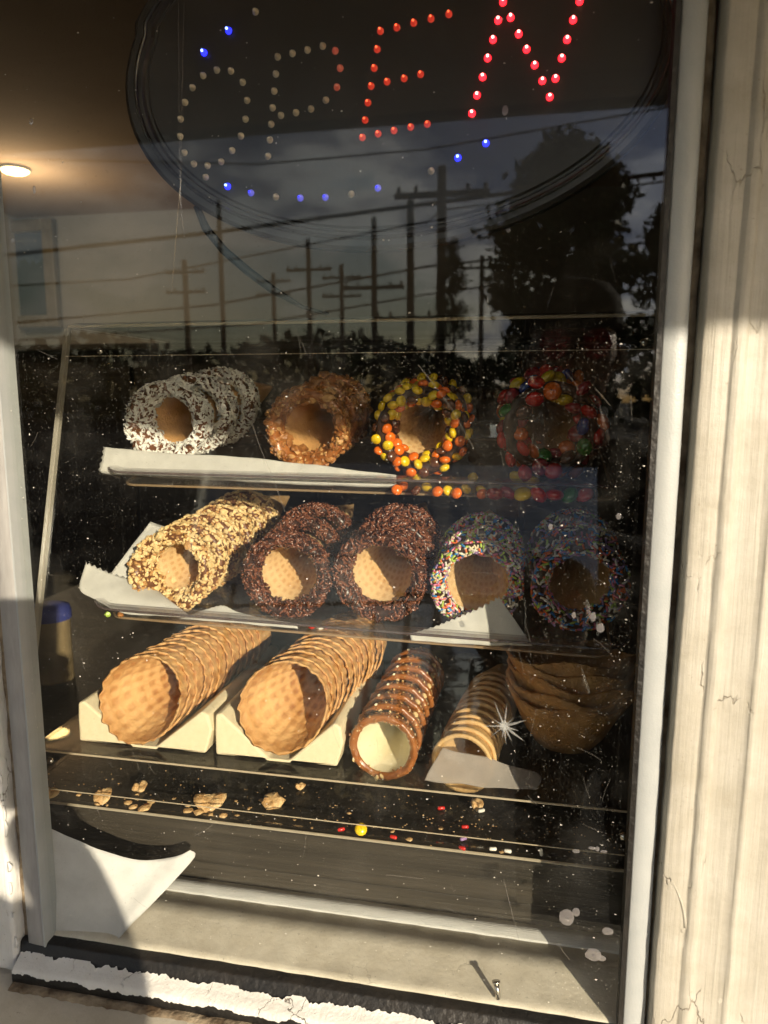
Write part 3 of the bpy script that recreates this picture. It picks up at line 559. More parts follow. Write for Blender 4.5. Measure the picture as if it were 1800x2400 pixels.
# ------------------------------------------------------------------ cones
def cone_mesh(name, mat, R, L, wall, tilt=0.0, th0=0.0, nth=112, rows=34, relief=.0, pitch=.0075, skew=.35, scallop=0.0, ylen=None, seed=0, coarse_out=False, mats2=None):
    """rolled cone, mouth at y=0 facing -y, tip on +y; inner and outer skins with pressed grid"""
    ylen = ylen or L * .96; V = []; UV = []; ncell = max(8, round(2 * math.pi * R / pitch)); rr = []
    def skin(off, sgn, flip):
        base = len(V)
        for i in range(rows + 1):
            s = (i / rows) ** 1.25
            for k in range(nth + 1):
                a = 2 * math.pi * k / nth; y0 = tilt * R * math.cos(a - th0)
                jag = 0
                if scallop: jag = scallop * (abs(math.sin(a * ncell * .5 + seed)) - .5 + .9 * nv((math.cos(a) * 6, math.sin(a) * 6, seed))) * (1 - s)
                y = y0 + jag + (ylen - y0) * s
                rad = R * (1 - max(y, -R) / L)
                u = a / (2 * math.pi) * ncell; v = (y + skew * a * R * .3) / pitch
                h = 0
                if relief:
                    h = relief * (.5 + .5 * math.sin(2 * math.pi * u)) * (.5 + .5 * math.sin(2 * math.pi * v)) * 1.5
                wob = .02 * R * nv((math.cos(a) * 1.6, math.sin(a) * 1.6, y * 30 + seed)) + .010 * R * nv((math.cos(a) * 9, math.sin(a) * 9, y * 90 + seed))
                r2 = max(.0008, rad + off + sgn * -h + wob)
                V.append((r2 * math.cos(a), y, r2 * math.sin(a))); UV.append((u, v))
        Fs = []
        for i in range(rows):
            for k in range(nth):
                q = (base + i * (nth + 1) + k, base + i * (nth + 1) + k + 1, base + (i + 1) * (nth + 1) + k + 1, base + (i + 1) * (nth + 1) + k)
                Fs.append(q if flip else q[::-1])
        return base, Fs
    b0, F0 = skin(-wall, -1, True); b1, F1 = skin(0, 1, False)
    F = F0 + F1 + [(b0 + k + 1, b0 + k, b1 + k, b1 + k + 1) for k in range(nth)]
    me = bpy.data.meshes.new(name); me.from_pydata(V, [], F)
    ul = me.uv_layers.new(name='UVMap'); idx = np.empty(len(me.loops), dtype=np.int32); me.loops.foreach_get('vertex_index', idx)
    ul.data.foreach_set('uv', np.array(UV, dtype=np.float32)[idx].ravel())
    for mm in (mat if isinstance(mat, (list, tuple)) else [mat]): me.materials.append(MATS[mm])
    if isinstance(mat, (list, tuple)): me.polygons.foreach_set('material_index', [0] * len(F0) + [1] * (len(F1) + nth))
    me.polygons.foreach_set('use_smooth', [True] * len(me.polygons)); me.update(); return me
def coat_mesh(name, mat, R, L, wout, win_, t, tilt=0.0, th0=0.0, nth=84, seed=0, lump=.0012, split=None):
    V = []; sec = []
    no, ni = 9, 7
    V = []; F = []; N_ = []
    for k in range(nth):
        a = 2 * math.pi * k / nth; y0 = tilt * R * math.cos(a - th0); ring = []
        jo = wout * (1 + .22 * nv((math.cos(a) * 2.3, math.sin(a) * 2.3, seed))); ji = win_ * (1 + .3 * nv((math.cos(a) * 2.9, math.sin(a) * 2.9, seed + 5)))
        for i in range(no + 1):
            s = 1 - i / no; y = y0 + jo * s; tt = t * min(1, (1 - s) * 4 + .08); ring.append((R * (1 - y / L) + tt, y))
        for i in range(1, 4):
            ph = math.pi * i / 4; ring.append((R * (1 - y0 / L) + t * math.cos(ph) * 1.0, y0 - t * .9 * math.sin(ph)))
        for i in range(ni + 1):
            s = i / ni; y = y0 + ji * s; tt = t * min(1, (1 - s) * 4 + .05); ring.append((R * (1 - y / L) - .0015 - tt, y))
        for (r, y) in ring:
            q = (r * math.cos(a), y, r * math.sin(a)); d = lump * (nv((q[0] * 95, q[1] * 95, q[2] * 95 + seed)) + .6 * nv((q[0] * 260, q[1] * 260, q[2] * 260 + seed)))
            rs = 1 if r > R * (1 - y / L) else -1
            r2 = r + d * rs; V.append((r2 * math.cos(a), y + (-d if abs(y - y0) < t else 0), r2 * math.sin(a)))
    n = no + 1 + 3 + ni + 1
    for k in range(nth):
        for i in range(n - 1): F.append((k * n + i, ((k + 1) % nth) * n + i, ((k + 1) % nth) * n + i + 1, k * n + i + 1))
    m = MB(); m.add(V, F); return m.mesh(name, mat, True)
def sampler(me, count, rnd, keep=None):
    """area-weighted points and normals on a coat"""
    vs = [v.co.copy() for v in me.vertices]; tris = []
    for p in me.polygons:
        q = list(p.vertices); a, b, c, d = (vs[i] for i in q); ar = ((b - a).cross(c - a).length + (c - a).cross(d - a).length) / 2
        tris.append((ar, q, p.normal.copy()))
    cum = np.cumsum([t[0] for t in tris]); out = []
    while len(out) < count:
        i = int(np.searchsorted(cum, rnd.random() * cum[-1])); i = min(i, len(tris) - 1); _, q, nn = tris[i]; u, v = rnd.random(), rnd.random()
        a, b, c, d = (vs[j] for j in q); pt = a.lerp(b, u).lerp(d.lerp(c, u), v)
        if keep is None or keep(pt, nn): out.append((pt, nn))
    return out
def frame(nn, rnd, lift=0.0):
    nn = nn.normalized(); r = Vector((rnd.gauss(0, 1), rnd.gauss(0, 1), rnd.gauss(0, 1))); t = (r - nn * r.dot(nn)).normalized()
    nn2 = (nn + Vector((rnd.gauss(0, lift), rnd.gauss(0, lift), rnd.gauss(0, lift)))).normalized(); t = (t - nn2 * t.dot(nn2)).normalized(); b = nn2.cross(t)
    return t, b, nn2
def capsule(l, r, n=6):
    V = []; F = []; prof = [(-l / 2, .02 * r), (-l / 2 + r * .12, r * .62), (-l / 2 + r * .6, r), (l / 2 - r * .6, r), (l / 2 - r * .12, r * .62), (l / 2, .02 * r)]
    for x, rr in prof: V += [(x, rr * math.cos(2 * math.pi * k / n), rr * math.sin(2 * math.pi * k / n)) for k in range(n)]
    for i in range(len(prof) - 1):
        for k in range(n): F.append((i * n + k, i * n + (k + 1) % n, (i + 1) * n + (k + 1) % n, (i + 1) * n + k))
    return V, F
def chunk(r, rnd):
    V = [Vector(q) for q in ((1, 0, 0), (-1, 0, 0), (0, 1, 0), (0, -1, 0), (0, 0, 1), (0, 0, -1))]
    F0 = [(0, 2, 4), (2, 1, 4), (1, 3, 4), (3, 0, 4), (2, 0, 5), (1, 2, 5), (3, 1, 5), (0, 3, 5)]; mid = {}; F = []
    def md(a, b):
        k = (min(a, b), max(a, b))
        if k not in mid: V.append(((V[a] + V[b]) * .5).normalized() * rnd.uniform(.75, 1.05)); mid[k] = len(V) - 1
        return mid[k]
    for a, b, c in F0:
        x, y, z = md(a, b), md(b, c), md(c, a); F += [(a, x, z), (x, b, y), (z, y, c), (x, y, z)]
    sc = (rnd.uniform(.8, 1.3) * r, rnd.uniform(.6, 1.0) * r, rnd.uniform(.45, .8) * r)
    return [(v.x * sc[0] * rnd.uniform(.85, 1.1), v.y * sc[1] * rnd.uniform(.85, 1.1), v.z * sc[2]) for v in V], F
def place(m, shape, pt, fr, mi=0):
    V, F = shape; t, b, nn = fr; m.add([pt + t * v[0] + b * v[1] + nn * v[2] for v in V], F, mi)
def sprinkles(me, count, l, r, mats, seed, wts=None, lift=.16, sink=.3, keep=None):
    rnd = random.Random(seed); m = MB(); tm = [capsule(l * k, r) for k in (.75, .9, 1.0, 1.15)]
    for pt, nn in sampler(me, count, rnd, keep): place(m, rnd.choice(tm), pt + nn * r * (1 - sink) * rnd.uniform(.6, 2.0), frame(nn, rnd, lift), rnd.choices(range(len(mats)), wts)[0])
    return m.mesh('sprinkles', mats, True)
def chunks(me, count, r, mats, seed, wts=None, spread=.35, keep=None):
    rnd = random.Random(seed); m = MB(); tm = [chunk(r, rnd) for _ in range(14)]
    for pt, nn in sampler(me, count, rnd, keep):
        k = rnd.lognormvariate(0, spread); sh = rnd.choice(tm); place(m, ([tuple(c * k for c in v) for v in sh[0]], sh[1]), pt + nn * r * k * .25, frame(nn, rnd, .3), rnd.choices(range(len(mats)), wts)[0])
    return m.mesh('chunks', mats, False)
def flakes(me, count, mats, seed):
    rnd = random.Random(seed); m = MB()
    for pt, nn in sampler(me, count, rnd):
        l, w, h = rnd.uniform(.0030, .0082), rnd.uniform(.0010, .0022), .00035; fr = frame(nn, rnd, .95); b = rnd.uniform(.1, .5) * l
        V = []
        for i in range(4):
            s = i / 3 - .5; ww = w * (1 - 1.3 * abs(s)); z = b * (.25 - s * s) + .0004
            V += [(l * s, -ww, z), (l * s, ww, z), (l * s, ww * .7, z + h), (l * s, -ww * .7, z + h)]
        F = [(0, 1, 2, 3), (15, 14, 13, 12)] + [(i * 4 + a, (i + 1) * 4 + a, (i + 1) * 4 + (a + 1) % 4, i * 4 + (a + 1) % 4) for i in range(3) for a in range(4)]
        place(m, (V, F), pt + nn * rnd.uniform(.0002, .0020), fr, rnd.choices(range(len(mats)), (9, 1.2))[0])
    return m.mesh('flakes', mats, False)
def candy_meshes(cols, r, flat):
    out = []
    for c in cols:
        m = MB(); n = 12; prof = [(max(.0002, r * math.cos(R_(a))), r * flat * math.sin(R_(a))) for a in range(-90, 91, 22)]; m.lathe(prof, n); out.append(m.mesh('candy', 'candy_' + c, True))
    return out
def axis_dir(al, ya): return Euler((al, 0, ya)).to_matrix() @ Vector((0, 1, 0))

def dipped(base, labels, group, cpx, rpx, al, ya, n, step, shell_kw, coat_kw, tops, off=.024, coat_name='coating', top_name='sprinkles', candies=None, shift=None):
    c = front(*cpx, off); R = size(c, rpx); L = R * 3.3; d = axis_dir(al, ya)
    shells = cone_mesh('cone_shell', shell_kw.get('mat', 'waffle_pale'), R, L, .0022, shell_kw.get('tilt', .1), shell_kw.get('th0', 3.6), 72, 20, .0004)
    variants = []
    for v in range(min(n, 2)):
        cm = coat_mesh(coat_name, coat_kw['mat'], R, L, coat_kw['wout'], coat_kw['win'], coat_kw['t'], shell_kw.get('tilt', .1), shell_kw.get('th0', 3.6), seed=v * 7 + coat_kw.get('seed', 0), lump=coat_kw.get('lump', .0012))
        variants.append((cm, tops(cm, v) if tops else None))
    for i in range(n):
        sh = (shift(i) if shift else Vector((0, 0, 0)))
        t = thing(base, labels[i], 'cone', c + d * step * i + sh, (al + random.uniform(-.02, .02) * (i > 0), random.uniform(-.3, .3) + i * .7, ya + random.uniform(-.03, .03) * (i > 0)), group)
        if not shell_kw.get('tilt_free', False): t.rotation_euler.y = 0 if i == 0 else random.uniform(-.3, .3)
        link('cone_shell', shells, t); cm, tp = variants[min(i, 1)]; co = link(coat_name, cm, t)
        if tp: tag(link(top_name, tp, t), kind='stuff')
        if candies and i < candies['upto']:
            rnd = random.Random(candies['seed'] + i); ms = candy_meshes(candies['cols'], candies['r'], candies['flat']) if i == 0 else ms
            pts = []
            for pt, nn in sampler(cm, candies['count'] * 7, rnd):
                if all((pt - q).length > candies['r'] * candies.get('gap', 1.3) for q in pts):
                    pts.append(pt); f = frame(nn, rnd, .55); M = Matrix((f[0], f[1], f[2])).transposed()
                    o = link('candy', rnd.choices(ms, candies['wts'])[0], t, pt + nn * candies['r'] * rnd.uniform(.15, .6), M.to_euler())
                if len(pts) >= candies['count']: break
    return c, R, d
def ordl(n, first, rest, last=None):
    w = ['', 'second', 'third', 'fourth', 'fifth', 'sixth', 'seventh', 'eighth', 'ninth', 'tenth', 'eleventh', 'twelfth']
    return [first] + [rest.format(w[i]) for i in range(1, n)]

# top tray -----------------------------------------------------------
dipped('coconut_cone', ordl(3, 'front coconut and chocolate coated cone, far left of the top tray', '{} coconut coated cone from the front of its stack'), 'coconut cones', (392, 990), 84, A1, R_(-13), 3, .046,
       dict(mat='sugar_cone', tilt=.28, th0=.45), dict(mat='milk_chocolate', wout=.030, win=.024, t=.0046), lambda cm, v: flakes(cm, 2600, ('coconut', 'milk_chocolate'), 3 + v), off=.030, coat_name='chocolate_coat', top_name='coconut_flakes')
dipped('toffee_cone', ordl(3, 'front toffee crumb coated cone, second stack in the top tray', '{} toffee crumb coated cone from the front of its stack'), 'toffee crumb cones', (722, 1003), 84, A1, R_(-4), 3, .040,
       dict(mat='sugar_cone', tilt=.18, th0=.5), dict(mat='caramel', wout=.027, win=.017, t=.0048), lambda cm, v: chunks(cm, 760, .0023, ('toffee', 'peanut_dark'), 13 + v, (5, 1.5), .45), off=.028, coat_name='caramel_coat', top_name='toffee_crumbs')
dipped('candy_cone', ['front cone coated in yellow, orange and brown candies on the top tray', 'cone of yellow, orange and brown candies behind the front one'], 'yellow and orange candy cones', (987, 1008), 92, A1, R_(0), 2, .045,
       dict(mat='waffle_pale', tilt=.06, th0=.8), dict(mat='chocolate', wout=.030, win=.014, t=.0050), None, coat_name='chocolate_coat',
       candies=dict(upto=2, seed=4, cols=('yellow', 'orange', 'brown'), r=.0056, flat=.66, count=150, wts=(4, 4, 2.6)))
dipped('candy_cone', ['front cone coated in large red and mixed candies, right end of top tray', 'cone of large mixed candies behind the red one'], 'large mixed candy cones', (1292, 1003), 98, A1, R_(2), 2, .05,
       dict(mat='sugar_cone', tilt=.06, th0=.8), dict(mat='chocolate', wout=.036, win=.014, t=.0050), None, coat_name='chocolate_coat',
       candies=dict(upto=2, seed=40, cols=('red', 'maroon', 'orange', 'yellow', 'green', 'blue', 'brown'), r=.0088, flat=.60, count=62, gap=1.25, wts=(5, 2.5, 2, 1.3, 1.2, .8, .8)))
# middle tray --------------------------------------------------------
dipped('nut_cone', ordl(6, 'front chopped peanut coated cone, far left of the middle tray', '{} chopped peanut coated cone from the front of its stack'), 'chopped peanut cones', (402, 1338), 84, A2 - R_(3), R_(-9), 6, .029,
       dict(mat='waffle_pale', tilt=.34, th0=.75), dict(mat='milk_chocolate', wout=.0195, win=.026, t=.0045), lambda cm, v: chunks(cm, 1500, .0020, ('peanut', 'peanut_dark'), 23 + v, (5, 1.4), .35), off=.034, coat_name='chocolate_coat', top_name='nut_pieces')
SPR = lambda cm, v: sprinkles(cm, 1000, .0074, .00122, ('choc_sprinkle', 'choc_sprinkle_dark'), 33 + v, (2, 1), lift=.30)
dipped('sprinkle_cone', ordl(3, 'front chocolate sprinkle cone beside the peanut cones', '{} chocolate sprinkle cone from the front, stack beside the peanut cones'), 'chocolate sprinkle cones', (674, 1348), 91, A2 - R_(2), R_(-3), 3, .044,
       dict(mat='waffle_pale', tilt=.14, th0=.7), dict(mat='chocolate', wout=.022, win=.011, t=.0044), SPR, off=.026, coat_name='chocolate_coat')
dipped('sprinkle_cone', ordl(3, 'front chocolate sprinkle cone, middle of the middle tray', '{} chocolate sprinkle cone from the front, stack beside rainbow cones'), 'chocolate sprinkle cones', (893, 1350), 97, A2, R_(-6), 3, .036,
       dict(mat='waffle_pale', tilt=.12, th0=.7), dict(mat='chocolate', wout=.020, win=.011, t=.0044), lambda cm, v: SPR(cm, v + 4), off=.026, coat_name='chocolate_coat')
RB = ('s_white', 's_cream', 's_pink', 's_orange', 's_green', 's_blue', 's_violet')
dipped('rainbow_sprinkle_cone', ordl(3, 'sunlit rainbow sprinkle cone at the front, behind torn white paper', '{} rainbow sprinkle cone from the front, left rainbow stack'), 'rainbow sprinkle cones', (1120, 1370), 95, A2, R_(0), 3, .034,
       dict(mat='waffle_pale', tilt=.10, th0=.7), dict(mat='chocolate', wout=.022, win=.009, t=.0040), lambda cm, v: sprinkles(cm, 1450, .0056, .00105, RB, 53 + v, (4, 3, 2, 2.4, 2.4, 1.6, 1.6)), off=.026, coat_name='chocolate_coat')
dipped('rainbow_sprinkle_cone', ordl(3, 'shaded rainbow sprinkle cone at the front, right end of middle tray', '{} rainbow sprinkle cone from the front, right rainbow stack'), 'rainbow sprinkle cones', (1362, 1372), 98, A2, R_(3), 3, .036,
       dict(mat='sugar_cone', tilt=.10, th0=.7), dict(mat='chocolate', wout=.030, win=.012, t=.0050), lambda cm, v: sprinkles(cm, 1100, .0062, .00105, RB, 63 + v, (3, 2, 2, 3, 2, 2.6, 2)), off=.024, coat_name='chocolate_coat')
# bottom shelf: plain stacks ------------------------------------------
def plain_stack(name, labels, group, cpx, rpx, al, ya, n, step, mat, off, front_kw, back_kw, parts=None, L=None, wall=.0026, jit=.02):
    c = front(*cpx, off); R = size(c, rpx); L = (L or 4.2) * R; d = axis_dir(al, ya)
    fm = cone_mesh('cone_shell', mat, R, L, wall, **front_kw)
    bms = [cone_mesh('cone_shell', mat, R, L, wall, **dict(back_kw, seed=back_kw.get('seed', 0) + 3 + 5 * j)) for j in range(3)]
    for i in range(n):
        o = link(name, fm if i == 0 else bms[i % 3], None, c + d * step * i + Vector((random.uniform(-1, 1), 0, random.uniform(-1, 1))) * .0008 * (i > 0), (al + random.uniform(-jit, jit) * (i > 0), 0 if i == 0 else random.uniform(-.12, .12), ya + random.uniform(-jit, jit) * (i > 0)))
        tag(o, labels[i], 'cone', group)
        if parts: parts(o, i, R, L)
    return c, R, L, d
WK = dict(tilt=.42, th0=.85, nth=168, rows=56, relief=.0009, scallop=.0022, pitch=.0120)
WB = dict(tilt=.42, th0=.85, nth=132, rows=14, relief=.0007, scallop=.0024, pitch=.0120, ylen=.05)
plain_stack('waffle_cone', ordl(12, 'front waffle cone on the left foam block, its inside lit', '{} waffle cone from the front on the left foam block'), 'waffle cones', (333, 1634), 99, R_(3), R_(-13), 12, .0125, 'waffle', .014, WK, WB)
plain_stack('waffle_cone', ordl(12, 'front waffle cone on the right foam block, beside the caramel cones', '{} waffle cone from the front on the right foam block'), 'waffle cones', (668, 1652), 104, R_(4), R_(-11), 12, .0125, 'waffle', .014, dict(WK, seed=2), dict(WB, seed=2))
def car_parts(o, i, R, L):
    key = min(i, 1)
    if key not in CARC:
        cm = coat_mesh('caramel_coat', 'caramel', R, L, .022, .0012, .0028, 0, 0, nth=72, seed=i, lump=.0010); CARC[key] = (cm, chunks(cm, 190, .0011, ('toffee', 'peanut', 'cream_coat'), 80 + i, (3, 1.2, .6), .4))
    cm, ch = CARC[key]; link('caramel_coat', cm, o); tag(link('nut_specks', ch, o), kind='stuff')
CARC = {}
plain_stack('caramel_cone', ordl(8, 'front caramel coated cone with cream white inside, bottom shelf', '{} caramel coated cone from the front of its stack'), 'caramel coated cones', (898, 1752), 75, R_(2), R_(-2), 8, .0235, ('cream_coat', 'sugar_cone'), .020, dict(nth=72, rows=20), dict(nth=60, rows=8, ylen=.05), car_parts, L=3.4)
plain_stack('sugar_cone', ordl(12, 'front plain sugar cone of the narrow stack, paper below it', '{} plain sugar cone from the front of the narrow stack'), 'plain sugar cones', (1083, 1790), 74, R_(2), R_(-8), 12, .0135, 'sugar_cone_pale', .022, dict(nth=80, rows=20, wall_=0) if False else dict(nth=80, rows=20), dict(nth=72, rows=8, ylen=.06), L=4.0, wall=.0038)
# waffle bowls
def bowl_mesh():
    m = MB(); n = 96; prof = [(.018, .0), (.030, .002), (.042, .018), (.053, .040), (.063, .060)]
    V = []; F = []; full = [(r, z) for r, z in prof] + [(r - .003, z + .0005) for r, z in prof[::-1]]; full[len(prof)] = (full[len(prof)][0], prof[-1][1] + .001)
    for r, z in full:
        for k in range(n):
            a = 2 * math.pi * k / n; fl = z / .06; w = 1 + .05 * fl * math.sin(5 * a + 1) + .012 * fl * math.sin(23 * a)
            V.append((r * w * math.cos(a), r * w * math.sin(a), z + .003 * fl * math.sin(5 * a + 2.4) + .0006 * math.sin(40 * a) * fl))
    for i in range(len(full) - 1):
        for k in range(n): F.append((i * n + k, i * n + (k + 1) % n, (i + 1) * n + (k + 1) % n, (i + 1) * n + k))
    F.append(tuple(range(n))[::-1]); F.append(tuple((len(full) - 1) * n + k for k in range(n))); m.add(V, F); return m.mesh('waffle_bowl', 'bowl_wafer', True)
bm_ = bowl_mesh(); bc = atZ(1318, 1735, SZ + .001); bc.y = max(bc.y, fy(SZ) + .085); bc = Vector((atY(1322, 1700, bc.y).x, bc.y, SZ + .0015))
for i, lb in enumerate(('lowest', 'second lowest', 'third', 'fourth', 'topmost')):
    o = link('waffle_bowl', bm_, None, bc + Vector((.001 * i, 0, .0075 * i)), (R_(3 + 1.2 * i), R_(2 - i), i * .9)); tag(o, lb + ' brown waffle bowl in the shaded stack, right end of bottom shelf', 'bowl', 'waffle bowls')

# ------------------------------------------------------------------ papers
def paper(name, label, rows, mat='wax_paper', nu=40, nvv=10, serr=None, amp=.0008, seed=0, teeth=12, td=.003):
    """sheet through a control grid (rows of points); serr = side with a serrated edge"""
    G = [[Vector(p) for p in r] for r in rows]
    def cr(P, t):
        n = len(P) - 1; x = t * n; i = min(int(x), n - 1); f = x - i; p0, p1, p2, p3 = P[max(i - 1, 0)], P[i], P[i + 1], P[min(i + 2, n)]
        return .5 * ((2 * p1) + (p2 - p0) * f + (2 * p0 - 5 * p1 + 4 * p2 - p3) * f * f + (3 * p1 - p0 - 3 * p2 + p3) * f ** 3)
    V = []; F = []
    if serr in ('top',): nu = teeth * 2
    if serr in ('left',): nvv = teeth * 2
    for j in range(nvv + 1):
        for i in range(nu + 1):
            q = cr([cr(r, i / nu) for r in G], j / nvv)
            if serr == 'top' and j == 0 and i % 2: q = q.lerp(cr([cr(r, i / nu) for r in G], 1 / max(nvv, 1)), min(1, td / max(1e-5, (q - cr([cr(r, i / nu) for r in G], 1 / nvv)).length)))
            if serr == 'left' and i == 0 and j % 2: q = q + (cr([cr(r, 1 / nu) for r in G], j / nvv) - q).normalized() * td
            V.append(q + Vector((nv(q, 40, seed), nv(q, 45, seed + 3), nv(q, 50, seed + 6))) * amp)
    for j in range(nvv):
        for i in range(nu): F.append((j * (nu + 1) + i, j * (nu + 1) + i + 1, (j + 1) * (nu + 1) + i + 1, (j + 1) * (nu + 1) + i))
    m = MB(); m.add(V, F); o = m.build(name, mat, None, True); sm = o.modifiers.new('s', 'SOLIDIFY'); sm.thickness = .00015
    return tag(o, label, 'paper')
def fp(x, y, o): return front(x, y, o)
xs = (237, 400, 560, 720, 930)
paper('wax_paper', 'waxed paper strip standing along the front of the top tray', [[fp(240, 1047, .0215), fp(400, 1062, .0215), fp(560, 1071, .0215), fp(720, 1088, .0215), fp(930, 1114, .0215)],
      [fp(236, 1078, .020), fp(400, 1092, .020), fp(560, 1103, .020), fp(720, 1112, .020), fp(930, 1128, .020)],
      [fp(234, 1108, .0225), fp(400, 1118, .0225), fp(560, 1127, .0225), fp(720, 1136, .0225), fp(930, 1142, .0225)],
      [fp(300, 1112, .040), fp(440, 1122, .040), fp(580, 1128, .040), fp(720, 1136, .040), fp(930, 1142, .040)]], serr='left', seed=2, teeth=7, td=.0022)
paper('wax_paper', 'waxed paper with serrated edge curling up under the peanut cones', [[fp(203, 1316, .030), fp(252, 1338, .036), fp(312, 1358, .044), fp(372, 1385, .046)],
      [fp(187, 1378, .020), fp(250, 1392, .022), fp(330, 1402, .026), fp(410, 1415, .030)],
      [fp(212, 1400, .020), fp(285, 1436, .020), fp(370, 1443, .022), fp(450, 1448, .026)]], serr='top', seed=4, teeth=13, td=.0030)
paper('wax_paper', 'upright sheet of waxed paper behind the peanut cones', [[fp(352, 1222, .085), fp(400, 1240, .10), fp(470, 1262, .12)], [fp(300, 1290, .055), fp(370, 1310, .07), fp(440, 1330, .09)], [fp(255, 1352, .042), fp(340, 1372, .055), fp(430, 1392, .075)]], seed=6, nu=16)
paper('wax_paper', 'torn waxed paper lying below the peanut and chocolate sprinkle cones', [[fp(470, 1432, .028), fp(520, 1418, .028), fp(560, 1436, .026), fp(660, 1456, .022)], [fp(440, 1446, .024), fp(520, 1446, .023), fp(590, 1452, .022), fp(690, 1462, .021)], [fp(420, 1450, .0215), fp(520, 1458, .0215), fp(600, 1464, .0215), fp(700, 1474, .0215)]], serr='top', seed=8, teeth=16, td=.0012)
paper('wax_paper', 'triangular torn waxed paper in front of the sunlit rainbow cone', [[fp(960, 1484, .0195), fp(1030, 1462, .0185), fp(1100, 1432, .018), fp(1168, 1396, .0175)], [fp(962, 1494, .0195), fp(1040, 1488, .0185), fp(1115, 1474, .018), fp(1205, 1450, .0185)], [fp(964, 1500, .020), fp(1060, 1508, .020), fp(1150, 1512, .020), fp(1246, 1513, .020)]], serr='top', seed=10, teeth=17, td=.0030)
def sp(x, y, z): return atZ(x, y, SZ + z)
paper('wax_paper', 'crumpled waxed paper under the plain sugar cones', [[fp(1040, 1752, .014), fp(1090, 1764, .013), fp(1150, 1778, .016), fp(1200, 1796, .022), fp(1262, 1812, .03)], [fp(1015, 1790, .011), fp(1080, 1805, .011), fp(1150, 1815, .012), fp(1205, 1822, .017), fp(1270, 1826, .024)], [fp(995, 1828, .010), fp(1070, 1838, .010), fp(1150, 1846, .010), fp(1215, 1850, .010), fp(1255, 1853, .010)]], 'thin_wax_paper', seed=12, amp=.0016)
lp = lambda x, y, Y: atY(x, y, Y)
paper('paper_sheet', 'white sheet of paper leaning in the lower left corner behind the glass', [[lp(70, 1922, .010), lp(150, 1955, .018), lp(250, 2000, .030), lp(345, 2018, .044), lp(400, 2010, .054), lp(446, 1990, .062)],
      [lp(80, 2050, .0085), lp(150, 2070, .014), lp(230, 2092, .022), lp(305, 2098, .030), lp(360, 2085, .036), lp(447, 2022, .060)],
      [lp(88, 2192, .0065), lp(140, 2198, .0070), lp(190, 2204, .0078), lp(235, 2206, .0085), lp(265, 2203, .0092), lp(284, 2192, .0105)]], 'white_paper', seed=14, amp=.0014)

# ------------------------------------------------------------------ crumbs and fallen candies
rnd = random.Random(21)
def crumb(label, x, y, r, mat='crumb', surf=CZ0, flat=.5, name='cone_crumb', group='crumbs on the base of the case'):
    c = atZ(x, y, surf + .0005); V, F = chunk(size(c, r), rnd); m = MB(); a = rnd.uniform(0, 6.28)
    rr = size(c, r); m.add([(v[0] * math.cos(a) - v[1] * math.sin(a) * 1.1, v[0] * math.sin(a) + v[1] * math.cos(a), v[2] * flat + rr * .35 * flat) for v in V], F)
    o = m.build(name, mat); o.location = c; tag(o, label, 'crumb', group); return o
def wafer(label, x, y, w, h, rot):
    c = atZ(x, y, CZ0 + .0005); W_, H_ = size(c, w), size(c, h); m = MB(); n = 16; P = []
    for k in range(n):
        a = 2 * math.pi * k / n; r = 1 + rnd.uniform(-.10, .10) + .10 * math.sin(3 * a + x); P.append((W_ * r * math.cos(a), H_ * 1.6 * r * math.sin(a)))
    rings = []
    for s, z in ((1, .0003), (1.02, .0016), (.8, .0030), (.45, .0034)):
        rings.append([(x_ * s, y_ * s, z + .0016 * math.sin(x_ * 700 + y_ * 300) * (s < 1) + abs(x_) * .25) for x_, y_ in P])
    V = [q for r in rings for q in r] + [(0, 0, .0034)]; F = [(i * n + k, i * n + (k + 1) % n, (i + 1) * n + (k + 1) % n, (i + 1) * n + k) for i in range(3) for k in range(n)] + [(3 * n + k, 3 * n + (k + 1) % n, 4 * n) for k in range(n)] + [tuple(range(n))[::-1]]
    m.add(V, F); o = m.build('wafer_fragment', 'crumb', None, True); o.location = c; o.rotation_euler = (R_(18), 0, R_(rot)); tag(o, label, 'crumb', 'crumbs on the base of the case')
wafer('largest broken wafer fragment lying on the base of the case', 491, 1884, 38, 17, 25)
wafer('knobbly wafer fragment right of the largest one', 638, 1882, 26, 15, 40)
wafer('squarish wafer fragment left of the largest one', 243, 1868, 20, 15, 10)
wafer('browner wafer fragment above the cluster of crumbs', 330, 1848, 16, 11, -10)
wafer('wafer fragment half hidden by the left window frame', 122, 1862, 17, 9, 20)
wafer('small tan wafer fragment high on the base behind the crumbs', 704, 1846, 12, 5, 15)
wafer('pale wafer fragment below the star shaped chip', 1118, 1888, 15, 11, 0)
for i, (x, y, r) in enumerate(((300, 1883, 12), (312, 1893, 13), (340, 1896, 15), (355, 1880, 12), (185, 1864, 8), (228, 1886, 7), (440, 1902, 12), (466, 1905, 15), (494, 1910, 9), (523, 1914, 15), (556, 1912, 7), (440, 1890, 8), (613, 1877, 8), (408, 1872, 5), (553, 1878, 5), (583, 1896, 6), (818, 1907, 6), (920, 1950, 7), (960, 1968, 9), (1033, 1942, 7), (1176, 1998, 6), (251, 1888, 5), (690, 1922, 4), (731, 1941, 4), (322, 1862, 6), (1010, 1982, 3))):
    crumb('small wafer crumb fallen on the base of the display case', x, y, r)
crumb('orange sprinkle sized scrap among the wafer crumbs', 342, 1889, 11, 'candy_orange', flat=.4)
cy = candy_meshes(('yellow',), .0058, .62)[0]; c = atZ(846, 1952, CZ0); o = link('candy', cy, None, c + Vector((0, 0, .0036)), (R_(40), R_(15), 0)); tag(o, 'single yellow candy with brown specks lying on the case base', 'candy')
SORD = {}
